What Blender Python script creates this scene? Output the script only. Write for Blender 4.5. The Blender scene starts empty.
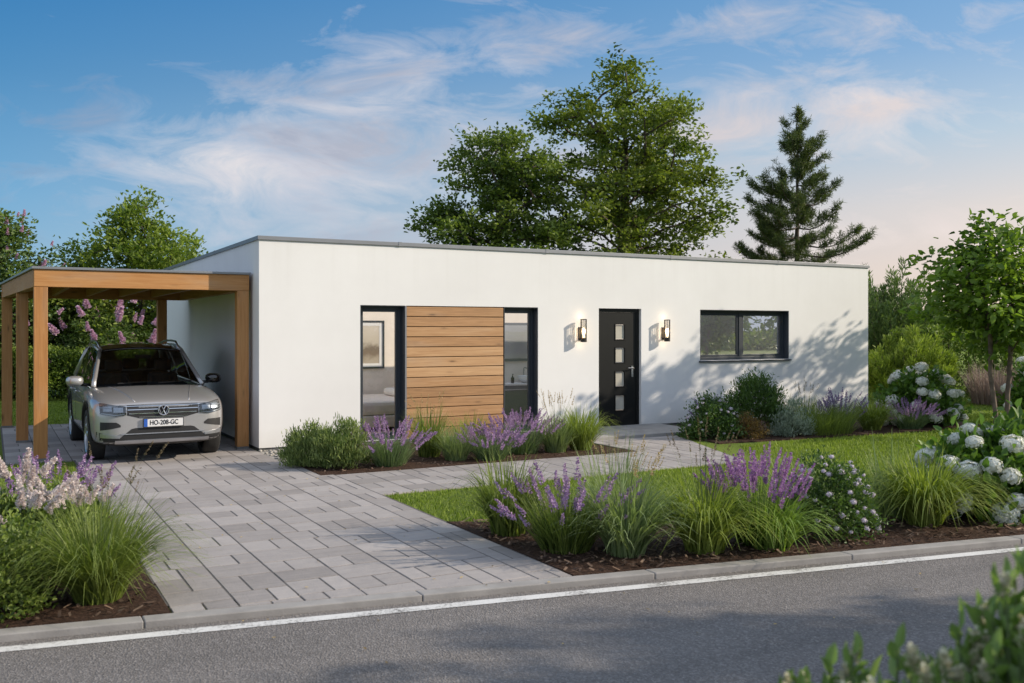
import bpy, bmesh, math, random
import numpy as np
from mathutils import Vector, Matrix
from mathutils.bvhtree import BVHTree

# ---------------------------------------------------------------- camera, sky, sun, exposure
scene = bpy.context.scene
COL = scene.collection
CAMX, CAMY, CAMZ = -3.408, -13.709, 1.78
cd = bpy.data.cameras.new('camera')
cam = bpy.data.objects.new('camera', cd)
COL.objects.link(cam)
cam.location = (CAMX, CAMY, CAMZ)
cam.rotation_euler = (math.radians(90), 0, math.radians(-29.1))
cd.sensor_width = 36.0
cd.lens = 36.0 * 935.0 / 1024.0
cd.shift_y = -11.5 / 1024.0
cd.clip_start = 0.05
cd.clip_end = 2000
cd.dof.use_dof = True
cd.dof.focus_distance = 13.0
cd.dof.aperture_fstop = 3.2
scene.camera = cam

SUN_EL = math.radians(25.5)
SUN_AZ = math.radians(119.0)          # clockwise from +Y: the sun stands to the right and a little behind the camera
world = bpy.data.worlds.new('World')
scene.world = world
world.use_nodes = True
wn, wl = world.node_tree.nodes, world.node_tree.links
wn.clear()
w_out = wn.new('ShaderNodeOutputWorld')
w_bg = wn.new('ShaderNodeBackground')
w_bg.inputs['Strength'].default_value = 0.14
sky = wn.new('ShaderNodeTexSky')
sky.sky_type = 'NISHITA'
sky.sun_disc = False
sky.sun_elevation = SUN_EL
sky.sun_rotation = SUN_AZ
sky.air_density = 1.0
sky.dust_density = 0.6
sky.ozone_density = 2.0


def wmath(op, a, b=None, c=None):
    n = wn.new('ShaderNodeMath'); n.operation = op
    for i, v in enumerate((a, b, c)):
        if v is None: continue
        if isinstance(v, (int, float)): n.inputs[i].default_value = v
        else: wl.new(v, n.inputs[i])
    return n.outputs[0]


def wramp(fac, stops):
    n = wn.new('ShaderNodeValToRGB')
    wl.new(fac, n.inputs[0])
    e = n.color_ramp.elements
    while len(e) > 1: e.remove(e[-1])
    e[0].position = stops[0][0]; e[0].color = stops[0][1]
    for p, c in stops[1:]:
        q = e.new(p); q.color = c
    return n.outputs[0]


def wmix(fac, a, b, mode='MIX'):
    n = wn.new('ShaderNodeMix'); n.data_type = 'RGBA'; n.blend_type = mode
    if isinstance(fac, (int, float)): n.inputs[0].default_value = fac
    else: wl.new(fac, n.inputs[0])
    for i, v in ((6, a), (7, b)):
        if isinstance(v, tuple): n.inputs[i].default_value = v
        else: wl.new(v, n.inputs[i])
    return n.outputs[2]


tc = wn.new('ShaderNodeTexCoord')
sep = wn.new('ShaderNodeSeparateXYZ'); wl.new(tc.outputs['Generated'], sep.inputs[0])
zz = wmath('MAXIMUM', sep.outputs['Z'], 0.0)
ux = wmath('ADD', wmath('MULTIPLY', sep.outputs['X'], 0.874), wmath('MULTIPLY', sep.outputs['Y'], -0.486))
ff = wmath('ADD', wmath('MULTIPLY', sep.outputs['X'], 0.486), wmath('MULTIPLY', sep.outputs['Y'], 0.874))
fs = wmath('MAXIMUM', ff, 0.25)
cu, cv = wmath('DIVIDE', ux, fs), wmath('DIVIDE', zz, fs)
comb = wn.new('ShaderNodeCombineXYZ'); wl.new(cu, comb.inputs[0]); wl.new(cv, comb.inputs[1])


def wnoise(scale, detail, rough, rot, sc, loc, dist=0.0):
    mp = wn.new('ShaderNodeMapping'); wl.new(comb.outputs[0], mp.inputs[0])
    mp.inputs['Rotation'].default_value = (0, 0, math.radians(rot)); mp.inputs['Scale'].default_value = sc; mp.inputs['Location'].default_value = loc
    n = wn.new('ShaderNodeTexNoise'); wl.new(mp.outputs[0], n.inputs['Vector'])
    n.inputs['Scale'].default_value = scale; n.inputs['Detail'].default_value = detail; n.inputs['Roughness'].default_value = rough; n.inputs['Distortion'].default_value = dist
    return n.outputs['Fac']


def bank(u0, v0, su, sv, tilt, amp):
    """soft elongated patch of sky in which cloud forms"""
    du, dv = wmath('SUBTRACT', cu, u0), wmath('SUBTRACT', cv, v0)
    c, s_ = math.cos(tilt), math.sin(tilt)
    a = wmath('DIVIDE', wmath('ADD', wmath('MULTIPLY', du, c), wmath('MULTIPLY', dv, s_)), su)
    b = wmath('DIVIDE', wmath('SUBTRACT', wmath('MULTIPLY', dv, c), wmath('MULTIPLY', du, s_)), sv)
    q = wmath('ADD', wmath('MULTIPLY', a, a), wmath('MULTIPLY', b, b))
    return wmath('MULTIPLY', wmath('POWER', 2.718, wmath('MULTIPLY', q, -1.0)), amp)


wisp = wnoise(7.5, 12, .66, 14, (1.0, 2.6, 1), (2.3, .4, 0), .9)
body_n = wnoise(3.6, 8, .55, -4, (1.0, 3.4, 1), (.7, 5.1, 0), .5)
dens = wmath('ADD', bank(-.26, .172, .22, .055, -.03, .60), bank(-.12, .275, .20, .06, .22, .38))
dens = wmath('ADD', dens, bank(.36, .235, .18, .05, .10, .46))
dens = wmath('ADD', dens, wmath('ADD', bank(.23, .325, .22, .025, .05, .22), bank(.43, .10, .22, .035, .06, .36)))
dens = wmath('ADD', dens, wmath('ADD', bank(.02, .20, .20, .05, 0, .22), bank(-.1, .10, .35, .03, 0, .16)))
shape = wmath('ADD', wmath('MULTIPLY', wisp, 0.6), wmath('MULTIPLY', body_n, 0.4))
mask = wramp(wmath('ADD', wmath('MULTIPLY', wmath('SUBTRACT', shape, 0.36), 2.3), wmath('SUBTRACT', dens, 0.42)), [(0.04, (0, 0, 0, 1)), (0.26, (.36, .36, .36, 1)), (0.58, (1, 1, 1, 1))])
# across the view from west (left) to east (right, towards the sun)
uu = wramp(wmath('MULTIPLY_ADD', ux, 1.02, 0.52), [(0.0, (0, 0, 0, 1)), (1.0, (1, 1, 1, 1))])
left = wramp(zz, [(0.0, (2.3, 3.5, 4.5, 1)), (0.13, (1.1, 2.6, 4.1, 1)), (0.24, (0.45, 1.7, 3.3, 1)), (0.36, (0.05, 1.1, 2.9, 1))])
right = wramp(zz, [(0.0, (6.3, 4.7, 3.7, 1)), (0.06, (6.2, 4.75, 3.9, 1)), (0.12, (5.6, 4.8, 4.2, 1)), (0.19, (3.7, 4.3, 4.7, 1)), (0.27, (1.9, 3.1, 4.6, 1)), (0.36, (1.1, 2.5, 4.3, 1))])
base = wmix(uu, left, right)
base = wmix(0.15, base, wmix(1.0, sky.outputs[0], (0.40, 0.72, 1.0, 1), 'MULTIPLY'))
ccol = wramp(wmath('ADD', wmath('MULTIPLY', body_n, 0.8), wmath('MULTIPLY', wisp, 0.2)), [(0.40, (5.6, 5.3, 5.3, 1)), (0.49, (3.7, 4.0, 4.7, 1)), (0.58, (1.75, 2.3, 3.3, 1))])
ccol = wmix(wmath('MULTIPLY', uu, 0.75), ccol, (6.8, 5.7, 5.1, 1))
skyc = wmix(wmath('MULTIPLY', mask, 0.9), base, ccol)
# unseen bright broken cloud overhead and behind the camera, added for ambient fill
fill_cloud = wmath('MAXIMUM', wramp(zz, [(0.42, (0, 0, 0, 1)), (0.75, (1, 1, 1, 1))]), wramp(wmath('MULTIPLY_ADD', ff, -0.5, 0.5), [(0.22, (0, 0, 0, 1)), (0.55, (1, 1, 1, 1))]))
fill_col = wmix(wisp, (2.6, 3.6, 5.4, 1), (5.2, 5.4, 5.8, 1))
skyc = wmix(wmath('MULTIPLY', fill_cloud, 0.9), skyc, fill_col)
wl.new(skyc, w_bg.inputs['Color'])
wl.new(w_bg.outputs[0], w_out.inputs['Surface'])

sl = bpy.data.lights.new('sun', 'SUN')
sl.energy = 4.7
sl.angle = math.radians(0.6)
sl.color = (1.0, 0.87, 0.70)
sun = bpy.data.objects.new('sun', sl)
COL.objects.link(sun)
sd = Vector((math.sin(SUN_AZ) * math.cos(SUN_EL), math.cos(SUN_AZ) * math.cos(SUN_EL), math.sin(SUN_EL)))
sun.rotation_euler = sd.to_track_quat('Z', 'Y').to_euler()
sun.location = (20, -20, 20)

scene.view_settings.view_transform = 'Standard'
scene.view_settings.look = 'None'
scene.view_settings.gamma = 1.0
scene.view_settings.use_curve_mapping = False
scene.view_settings.exposure = 0.12
try:
    scene.cycles.max_bounces = 8
    scene.cycles.transparent_max_bounces = 12
    scene.cycles.sample_clamp_indirect = 4.0
    scene.cycles.caustics_reflective = False
    scene.cycles.caustics_refractive = False
except Exception:
    pass

# ---------------------------------------------------------------- helpers
rng = np.random.default_rng(7)
random.seed(7)


class MB:
    """collects faces; build() links them as ONE mesh object"""
    def __init__(s): s.v, s.f, s.m, s.t = [], [], [], []
    def add(s, vs, fs, mi=0, tint=0.5):
        o = len(s.v); s.v += [tuple(p) for p in vs]
        for f in fs:
            s.f.append(tuple(i + o for i in f)); s.m.append(mi); s.t.append(tint)
    def box(s, x0, x1, y0, y1, z0, z1, mi=0, tint=0.5):
        s.add([(x0, y0, z0), (x1, y0, z0), (x1, y1, z0), (x0, y1, z0), (x0, y0, z1), (x1, y0, z1), (x1, y1, z1), (x0, y1, z1)],
              [(0, 3, 2, 1), (4, 5, 6, 7), (0, 1, 5, 4), (1, 2, 6, 5), (2, 3, 7, 6), (3, 0, 4, 7)], mi, tint)
    def quad(s, a, b, c, d, mi=0, tint=0.5): s.add([a, b, c, d], [(0, 1, 2, 3)], mi, tint)
    def prism(s, poly, z0, z1, mi=0, tint=0.5):
        n = len(poly)
        s.add([(x, y, z0) for x, y in poly] + [(x, y, z1) for x, y in poly],
              [tuple(range(n - 1, -1, -1)), tuple(range(n, 2 * n))] + [(i, (i + 1) % n, n + (i + 1) % n, n + i) for i in range(n)], mi, tint)
    def tube(s, path, radii, n=6, mi=0, cap=True, tint=0.5):
        path = [Vector(p) for p in path]
        if not hasattr(radii, '__len__'): radii = [radii] * len(path)
        vs, fs = [], []
        up = Vector((0.13, 0.27, 1)).normalized()
        for i, p in enumerate(path):
            d = (path[min(i + 1, len(path) - 1)] - path[max(i - 1, 0)])
            d = d.normalized() if d.length > 1e-9 else Vector((0, 0, 1))
            a = d.cross(up)
            a = a.normalized() if a.length > 1e-3 else d.orthogonal().normalized()
            b = d.cross(a)
            for k in range(n):
                t = 2 * math.pi * k / n
                vs.append(p + (a * math.cos(t) + b * math.sin(t)) * radii[i])
        for i in range(len(path) - 1):
            for k in range(n):
                fs.append((i * n + k, i * n + (k + 1) % n, (i + 1) * n + (k + 1) % n, (i + 1) * n + k))
        if cap:
            fs.append(tuple(range(n - 1, -1, -1))); fs.append(tuple((len(path) - 1) * n + k for k in range(n)))
        s.add(vs, fs, mi, tint)
    def lathe(s, prof, n=16, mi=0, axis='Z', org=(0, 0, 0), tint=0.5):
        vs, fs = [], []
        for r, h in prof:
            for k in range(n):
                t = 2 * math.pi * k / n
                a, b = r * math.cos(t), r * math.sin(t)
                p = (a, b, h) if axis == 'Z' else ((h, a, b) if axis == 'X' else (a, h, b))
                vs.append((p[0] + org[0], p[1] + org[1], p[2] + org[2]))
        for i in range(len(prof) - 1):
            for k in range(n):
                fs.append((i * n + k, i * n + (k + 1) % n, (i + 1) * n + (k + 1) % n, (i + 1) * n + k))
        s.add(vs, fs, mi, tint)
    def grid(s, pts, mi=0, tint=0.5):
        nu, nv = len(pts), len(pts[0])
        s.add([p for r in pts for p in r], [(i * nv + j, i * nv + j + 1, (i + 1) * nv + j + 1, (i + 1) * nv + j) for i in range(nu - 1) for j in range(nv - 1)], mi, tint)
    def build(s, name, mats, parent=None, smooth=False, bevel=0, recalc=True):
        me = bpy.data.meshes.new(name)
        me.from_pydata(s.v, [], s.f)
        for m in (mats if isinstance(mats, (list, tuple)) else [mats]): me.materials.append(m)
        me.polygons.foreach_set('material_index', s.m)
        a = me.attributes.new('tint', 'FLOAT', 'FACE'); a.data.foreach_set('value', s.t)
        if recalc:
            bm = bmesh.new(); bm.from_mesh(me); bmesh.ops.recalc_face_normals(bm, faces=bm.faces); bm.to_mesh(me); bm.free()
        if smooth: me.polygons.foreach_set('use_smooth', [True] * len(me.polygons))
        o = link(name, me, parent)
        if bevel:
            b = o.modifiers.new('bevel', 'BEVEL'); b.width = bevel; b.segments = 2; b.limit_method = 'ANGLE'; b.angle_limit = 0.6
        return o


def link(name, me, parent=None, loc=None):
    o = bpy.data.objects.new(name, me); COL.objects.link(o)
    if parent is not None: o.parent = parent
    if loc is not None: o.location = loc
    return o


def npmesh(name, V, Fc, mat, parent=None, tint=None, smooth=False, loc=None):
    """V (N,3), Fc (M,k) arrays -> one mesh object"""
    V = np.ascontiguousarray(V, dtype=np.float32); Fc = np.ascontiguousarray(Fc, dtype=np.int32)
    me = bpy.data.meshes.new(name)
    M, k = Fc.shape
    me.vertices.add(len(V)); me.vertices.foreach_set('co', V.ravel())
    me.loops.add(M * k); me.loops.foreach_set('vertex_index', Fc.ravel())
    me.polygons.add(M); me.polygons.foreach_set('loop_start', np.arange(0, M * k, k, dtype=np.int32))
    try: me.polygons.foreach_set('loop_total', np.full(M, k, dtype=np.int32))
    except Exception: pass
    if smooth: me.polygons.foreach_set('use_smooth', np.ones(M, dtype=bool))
    me.update(calc_edges=True)
    a = me.attributes.new('tint', 'FLOAT', 'FACE')
    a.data.foreach_set('value', np.ascontiguousarray(tint if tint is not None else np.full(M, .5), dtype=np.float32))
    me.materials.append(mat)
    return link(name, me, parent, loc)


def tag(o, label=None, cat=None, group=None, kind=None):
    if label: o['label'] = label
    if cat: o['category'] = cat
    if group: o['group'] = group
    if kind: o['kind'] = kind
    return o


def thing(name, loc=(0, 0, 0), rz=0, label=None, cat=None, group=None):
    o = bpy.data.objects.new(name, None); COL.objects.link(o)
    o.empty_display_size = 0.1
    o.location = loc; o.rotation_euler = (0, 0, rz)
    return tag(o, label, cat, group)


# ---------------------------------------------------------------- materials
class NT:
    def __init__(s, name):
        s.m = bpy.data.materials.new(name); s.m.use_nodes = True
        s.n, s.l = s.m.node_tree.nodes, s.m.node_tree.links
        s.b = s.n['Principled BSDF']
        s.out = s.n['Material Output']
    def node(s, t, **kw):
        n = s.n.new(t)
        for k, v in kw.items():
            if hasattr(n, k): setattr(n, k, v)
        return n
    def noise(s, scale, detail=4, rough=.55, stretch=None, coord='Object', dist=0):
        tc = s.node('ShaderNodeTexCoord'); src = tc.outputs[coord]
        if stretch:
            mp = s.node('ShaderNodeMapping'); mp.inputs['Scale'].default_value = stretch
            s.l.new(src, mp.inputs[0]); src = mp.outputs[0]
        n = s.node('ShaderNodeTexNoise'); s.l.new(src, n.inputs['Vector'])
        n.inputs['Scale'].default_value = scale; n.inputs['Detail'].default_value = detail; n.inputs['Roughness'].default_value = rough
        n.inputs['Distortion'].default_value = dist
        return n.outputs['Fac']
    def ramp(s, fac, stops):
        r = s.node('ShaderNodeValToRGB'); s.l.new(fac, r.inputs[0]); e = r.color_ramp.elements
        while len(e) > 1: e.remove(e[-1])
        e[0].position = stops[0][0]; e[0].color = (*stops[0][1], 1)
        for p, c in stops[1:]: q = e.new(p); q.color = (*c, 1)
        return r.outputs[0]
    def mix(s, fac, a, b, mode='MIX'):
        n = s.node('ShaderNodeMix'); n.data_type = 'RGBA'; n.blend_type = mode
        if isinstance(fac, (int, float)): n.inputs[0].default_value = fac
        else: s.l.new(fac, n.inputs[0])
        for i, v in ((6, a), (7, b)):
            if isinstance(v, tuple): n.inputs[i].default_value = (*v, 1) if len(v) == 3 else v
            else: s.l.new(v, n.inputs[i])
        return n.outputs[2]
    def math(s, op, a, b=None):
        n = s.node('ShaderNodeMath'); n.operation = op
        for i, v in enumerate((a, b)):
            if v is None: continue
            if isinstance(v, (int, float)): n.inputs[i].default_value = v
            else: s.l.new(v, n.inputs[i])
        return n.outputs[0]
    def attr(s, name='tint'):
        a = s.node('ShaderNodeAttribute'); a.attribute_name = name
        return a.outputs['Fac']
    def bump(s, h, strength=.3, dist=.01):
        b = s.node('ShaderNodeBump'); b.inputs['Strength'].default_value = strength; b.inputs['Distance'].default_value = dist
        s.l.new(h, b.inputs['Height']); s.l.new(b.outputs[0], s.b.inputs['Normal'])
    def col(s, c):
        if isinstance(c, tuple): s.b.inputs['Base Color'].default_value = (*c, 1)
        else: s.l.new(c, s.b.inputs['Base Color'])


def sc3(c, k): return tuple(min(1, x * k) for x in c)


def simple(name, color, rough=.5, metal=0, var=.12, scale=6, bump=0, bscale=60, coat=0, spec=None):
    t = NT(name)
    f = t.noise(scale)
    t.col(t.ramp(f, [(.3, sc3(color, 1 - var)), (.7, sc3(color, 1 + var))]))
    t.b.inputs['Roughness'].default_value = rough; t.b.inputs['Metallic'].default_value = metal
    if coat: t.b.inputs['Coat Weight'].default_value = coat; t.b.inputs['Coat Roughness'].default_value = .04
    if spec is not None: t.b.inputs['Specular IOR Level'].default_value = spec
    if bump: t.bump(t.noise(bscale), bump, .005)
    return t.m


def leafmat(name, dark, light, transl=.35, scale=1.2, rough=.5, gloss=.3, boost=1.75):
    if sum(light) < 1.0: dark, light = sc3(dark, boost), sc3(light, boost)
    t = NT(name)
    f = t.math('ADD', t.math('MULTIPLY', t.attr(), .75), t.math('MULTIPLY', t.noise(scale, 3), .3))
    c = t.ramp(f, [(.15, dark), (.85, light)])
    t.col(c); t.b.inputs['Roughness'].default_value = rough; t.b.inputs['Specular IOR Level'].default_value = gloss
    tr = t.node('ShaderNodeBsdfTranslucent')
    t.l.new(t.mix(1.0, c, (1.15, 1.25, .55) if light[1] > 1.6 * light[2] else (1.0, 1.0, 1.0), 'MULTIPLY'), tr.inputs['Color'])
    ms = t.node('ShaderNodeMixShader'); ms.inputs[0].default_value = transl
    t.l.new(t.b.outputs[0], ms.inputs[1]); t.l.new(tr.outputs[0], ms.inputs[2]); t.l.new(ms.outputs[0], t.out.inputs['Surface'])
    return t.m


def woodmat(name, c1, c2, axis='x', rough=.6):
    t = NT(name)
    st = {'x': (1.2, 22, 22), 'y': (22, 1.2, 22), 'z': (22, 22, 1.2)}[axis]
    kn = {'x': (1.0, 4.2, 4.2), 'y': (4.2, 1.0, 4.2), 'z': (4.2, 4.2, 1.0)}[axis]
    tc = t.node('ShaderNodeTexCoord'); at = t.attr()
    off = t.node('ShaderNodeVectorMath'); off.operation = 'ADD'; cb = t.node('ShaderNodeCombineXYZ')
    for i in range(3): t.l.new(t.math('MULTIPLY', at, 37.0), cb.inputs[i])
    t.l.new(tc.outputs['Object'], off.inputs[0]); t.l.new(cb.outputs[0], off.inputs[1])
    def nz(scale, detail, rgh, stv, dist=0):
        mp = t.node('ShaderNodeMapping'); mp.inputs['Scale'].default_value = stv; t.l.new(off.outputs[0], mp.inputs[0])
        n = t.node('ShaderNodeTexNoise'); n.inputs['Scale'].default_value = scale; n.inputs['Detail'].default_value = detail; n.inputs['Roughness'].default_value = rgh; n.inputs['Distortion'].default_value = dist
        t.l.new(mp.outputs[0], n.inputs['Vector']); return n.outputs['Fac']
    g = nz(1.6, 8, .62, st, .7); g2 = nz(.9, 3, .5, kn)
    f = t.math('ADD', t.math('MULTIPLY', g, .58), t.math('ADD', t.math('MULTIPLY', at, .34), t.math('MULTIPLY', g2, .2)))
    c = t.ramp(f, [(.28, sc3(c1, .58)), (.52, c1), (.80, c2)])
    mp = t.node('ShaderNodeMapping'); mp.inputs['Scale'].default_value = kn; t.l.new(off.outputs[0], mp.inputs[0])
    v = t.node('ShaderNodeTexVoronoi'); v.inputs['Scale'].default_value = 1.5; t.l.new(mp.outputs[0], v.inputs['Vector'])
    c = t.mix(t.ramp(v.outputs['Distance'], [(.035, (.85, .85, .85)), (.10, (.25, .25, .25)), (.17, (0, 0, 0))]), c, sc3(c1, .32))
    c = t.mix(t.ramp(g2, [(.55, (0, 0, 0)), (.75, (.3, .3, .3))]), c, (.34, .29, .235))
    t.col(c); t.b.inputs['Roughness'].default_value = rough
    t.bump(g, .25, .005)
    return t.m


def render_mat():
    t = NT('render_plaster')
    big = t.noise(.45, 6, .62); fine = t.noise(140, 2)
    c = t.ramp(big, [(.3, (.755, .752, .745)), (.7, (.835, .835, .83))])
    # rain streaks hanging from the roof edge and splash dirt along the ground
    tc = t.node('ShaderNodeTexCoord'); sp = t.node('ShaderNodeSeparateXYZ'); t.l.new(tc.outputs['Object'], sp.inputs[0])
    streak = t.noise(1.5, 5, .6, (5, 5, .12))
    top = t.ramp(t.math('DIVIDE', sp.outputs['Z'], 3.2), [(.62, (0, 0, 0)), (.96, (1, 1, 1))])
    k = t.math('MULTIPLY', t.math('MULTIPLY', t.ramp(streak, [(.5, (0, 0, 0)), (.75, (1, 1, 1))]), top), .11)
    c = t.mix(k, c, (.52, .50, .46))
    low = t.ramp(t.math('ADD', t.math('DIVIDE', sp.outputs['Z'], 3.2), t.math('MULTIPLY', t.noise(3, 5), .10)), [(.06, (1, 1, 1)), (.16, (0, 0, 0))])
    c = t.mix(t.math('MULTIPLY', low, .22), c, (.42, .38, .32))
    t.col(c)
    t.b.inputs['Roughness'].default_value = .9; t.b.inputs['Specular IOR Level'].default_value = .15
    t.bump(fine, .22, .004)
    return t.m


def paver_mat():
    t = NT('paver_stone')
    f = t.math('ADD', t.math('MULTIPLY', t.attr(), .34), t.math('ADD', t.math('MULTIPLY', t.noise(2.2, 6, .65), .30), t.math('MULTIPLY', t.noise(2.0, 6, .6, (1.2, 9, 1)), .36)))
    c = t.ramp(f, [(.27, (.245, .224, .212)), (.5, (.35, .321, .306)), (.76, (.47, .434, .414))])
    c = t.mix(t.math('MULTIPLY', t.noise(190, 2), .45), c, (.24, .22, .208))
    st = t.ramp(t.noise(.55, 6, .7), [(.52, (0, 0, 0)), (.72, (.42, .42, .42))])
    c = t.mix(st, c, (.22, .20, .185))
    t.col(c); t.b.inputs['Roughness'].default_value = .82; t.b.inputs['Specular IOR Level'].default_value = .3
    t.bump(t.math('ADD', t.noise(70, 5), t.math('MULTIPLY', t.noise(9, 4), 2.0)), .5, .007)
    return t.m


def asphalt_mat():
    t = NT('asphalt')
    tc = t.node('ShaderNodeTexCoord')
    v = t.node('ShaderNodeTexVoronoi'); v.inputs['Scale'].default_value = 85; t.l.new(tc.outputs['Object'], v.inputs['Vector'])
    mp = t.node('ShaderNodeMapping'); mp.inputs['Rotation'].default_value = (0, 0, math.radians(10.2)); mp.inputs['Scale'].default_value = (.22, 2.2, 1)
    t.l.new(tc.outputs['Object'], mp.inputs[0])
    lane = t.node('ShaderNodeTexNoise'); lane.inputs['Scale'].default_value = 1.3; lane.inputs['Detail'].default_value = 5; t.l.new(mp.outputs[0], lane.inputs['Vector'])
    big = t.noise(.7, 6, .65); mid = t.noise(60, 4, .7)
    base = t.ramp(t.math('ADD', t.math('MULTIPLY', big, .5), t.math('MULTIPLY', lane.outputs['Fac'], .5)), [(.34, (.155, .140, .130)), (.5, (.225, .203, .188)), (.66, (.285, .260, .242))])
    g = t.ramp(v.outputs['Color'], [(.1, (.07, .065, .06)), (.6, (.19, .177, .168)), (1, (.46, .43, .41))])
    c = t.mix(.5, base, g)
    c = t.mix(t.math('MULTIPLY', mid, .45), c, (.10, .094, .09))
    t.col(c); t.b.inputs['Roughness'].default_value = .85; t.b.inputs['Specular IOR Level'].default_value = .3
    t.bump(t.math('ADD', v.outputs['Distance'], t.math('MULTIPLY', mid, .8)), .9, .007)
    return t.m


def lawn_mat():
    t = NT('lawn_turf')
    a, b = t.noise(.45, 5, .6), t.noise(26, 5, .7)
    f = t.math('ADD', t.math('MULTIPLY', a, .5), t.math('MULTIPLY', b, .5))
    t.col(t.ramp(f, [(.3, (.085, .13, .018)), (.52, (.155, .21, .032)), (.72, (.22, .28, .05))]))
    t.b.inputs['Roughness'].default_value = .8; t.b.inputs['Specular IOR Level'].default_value = .15
    t.bump(t.noise(45, 6, .8), .9, .03)
    return t.m


def mulch_mat():
    t = NT('bark_mulch')
    f = t.noise(38, 6, .7)
    t.col(t.ramp(f, [(.3, (.025, .014, .010)), (.55, (.075, .042, .028)), (.75, (.15, .09, .06))]))
    t.b.inputs['Roughness'].default_value = .9; t.b.inputs['Specular IOR Level'].default_value = .2
    t.bump(f, 1.0, .03)
    return t.m


def glassmat(name, refl=.3, tint=(.93, .95, .96), rough=0.0):
    t = NT(name); t.n.remove(t.b)
    tr = t.node('ShaderNodeBsdfTransparent'); tr.inputs[0].default_value = (*tint, 1)
    gl = t.node('ShaderNodeBsdfGlossy'); gl.inputs['Roughness'].default_value = rough
    lw = t.node('ShaderNodeFresnel'); lw.inputs['IOR'].default_value = 1.5
    f = t.math('ADD', lw.outputs[0], refl)
    ms = t.node('ShaderNodeMixShader'); t.l.new(f, ms.inputs[0]); t.l.new(tr.outputs[0], ms.inputs[1]); t.l.new(gl.outputs[0], ms.inputs[2])
    t.l.new(ms.outputs[0], t.out.inputs['Surface'])
    return t.m


def emit(name, c, s):
    t = NT(name); t.b.inputs['Base Color'].default_value = (*c, 1)
    t.b.inputs['Emission Color'].default_value = (*c, 1); t.b.inputs['Emission Strength'].default_value = s
    return t.m


M = {}
M['plaster'] = render_mat()
M['trim'] = simple('aluminium_coping', (.25, .26, .28), .45, .4, .06)
M['frame'] = simple('anthracite_frame', (.042, .05, .062), .4, 0, .06)
M['door'] = simple('black_door', (.0075, .008, .008), .42, 0, .1, spec=.3)
M['plinth'] = simple('grey_plinth', (.12, .12, .125), .85, 0, .15, bump=.2)
M['clad'] = woodmat('larch_cladding', (.43, .235, .105), (.60, .37, .19), 'x')
M['beam_x'] = woodmat('larch_beam', (.42, .19, .058), (.58, .31, .12), 'x')
M['beam_y'] = woodmat('larch_side_beam', (.38, .18, .06), (.52, .28, .11), 'y')
M['post'] = woodmat('larch_post', (.42, .19, .058), (.58, .31, .12), 'z')
M['ceil'] = woodmat('carport_ceiling', (.50, .30, .14), (.64, .42, .22), 'y')
M['gap'] = simple('dark_gap', (.03, .018, .01), .9)
M['glass'] = glassmat('window_glass', .05, (.98, .99, .99))
M['glass_kitchen'] = glassmat('coated_glass', .6, (.95, .97, .98))
M['paver'] = paver_mat()
M['joint'] = simple('joint_sand', (.105, .096, .088), .95, 0, .3, 30, .4)
M['kerb'] = simple('concrete_kerb', (.30, .285, .27), .9, 0, .16, 5, .4, 80)
M['asphalt'] = asphalt_mat()
t = NT('road_paint')
_w = t.ramp(t.math('ADD', t.math('MULTIPLY', t.noise(38, 6, .75), .6), t.math('MULTIPLY', t.noise(3, 4), .4)), [(.40, (.17, .16, .15)), (.47, (.60, .59, .565)), (.65, (.72, .71, .69))])
t.col(_w); t.b.inputs['Roughness'].default_value = .75; t.bump(t.noise(110, 3), .4, .004)
M['paint'] = t.m
M['lawn'] = lawn_mat()
M['mulch'] = mulch_mat()
M['gravel'] = simple('pebbles', (.34, .32, .29), .85, 0, .25, 40)
M['chrome'] = simple('chrome', (.75, .76, .78), .14, 1, .04)
M['bark'] = simple('tree_bark', (.085, .065, .05), .9, 0, .4, 9, .8, 30)
M['bark_light'] = simple('smooth_bark', (.15, .11, .085), .85, 0, .35, 9, .6, 30)
M['grassblade'] = leafmat('lawn_blades', (.10, .16, .02), (.33, .41, .075), .35, .5, gloss=.15, boost=1)
M['steel'] = simple('brushed_steel', (.55, .55, .55), .3, 1, .05)
M['steel_dull'] = simple('galvanised_steel', (.22, .22, .22), .5, .8, .15, 20)
M['lampblack'] = simple('lamp_bronze', (.035, .03, .027), .45, .3, .1)
M['lampglass'] = glassmat('lamp_glass', .05, (.98, .96, .92))
M['bulb'] = emit('bulb_glow', (1.0, .70, .36), 14)
M['inwall'] = simple('interior_paint', (.86, .78, .69), .9, 0, .03)
M['floorwood'] = woodmat('interior_floor', (.55, .42, .29), (.66, .52, .38), 'y')
M['white'] = simple('white_ceramic', (.8, .8, .79), .25, 0, .02)
M['linen'] = simple('linen', (.80, .71, .62), .95, 0, .08, 8, .4, 20)
M['cabinet'] = simple('grey_cabinet', (.16, .17, .175), .4, 0, .05)

# ---------------------------------------------------------------- ground, road, drive, path, beds
KS = -0.18
def ky(x, off=0.0): return -8.14 + KS * x + off          # road edge of the kerb (off > 0 is towards the house)

def sheet(name, poly, z, mat, kind='structure'):
    mb = MB(); mb.add([(x, y, z) for x, y in poly], [tuple(range(len(poly)))])
    o = mb.build(name, mat, recalc=False)
    if o.data.polygons[0].normal.z < 0: o.data.flip_normals()
    return tag(o, kind=kind)

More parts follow.
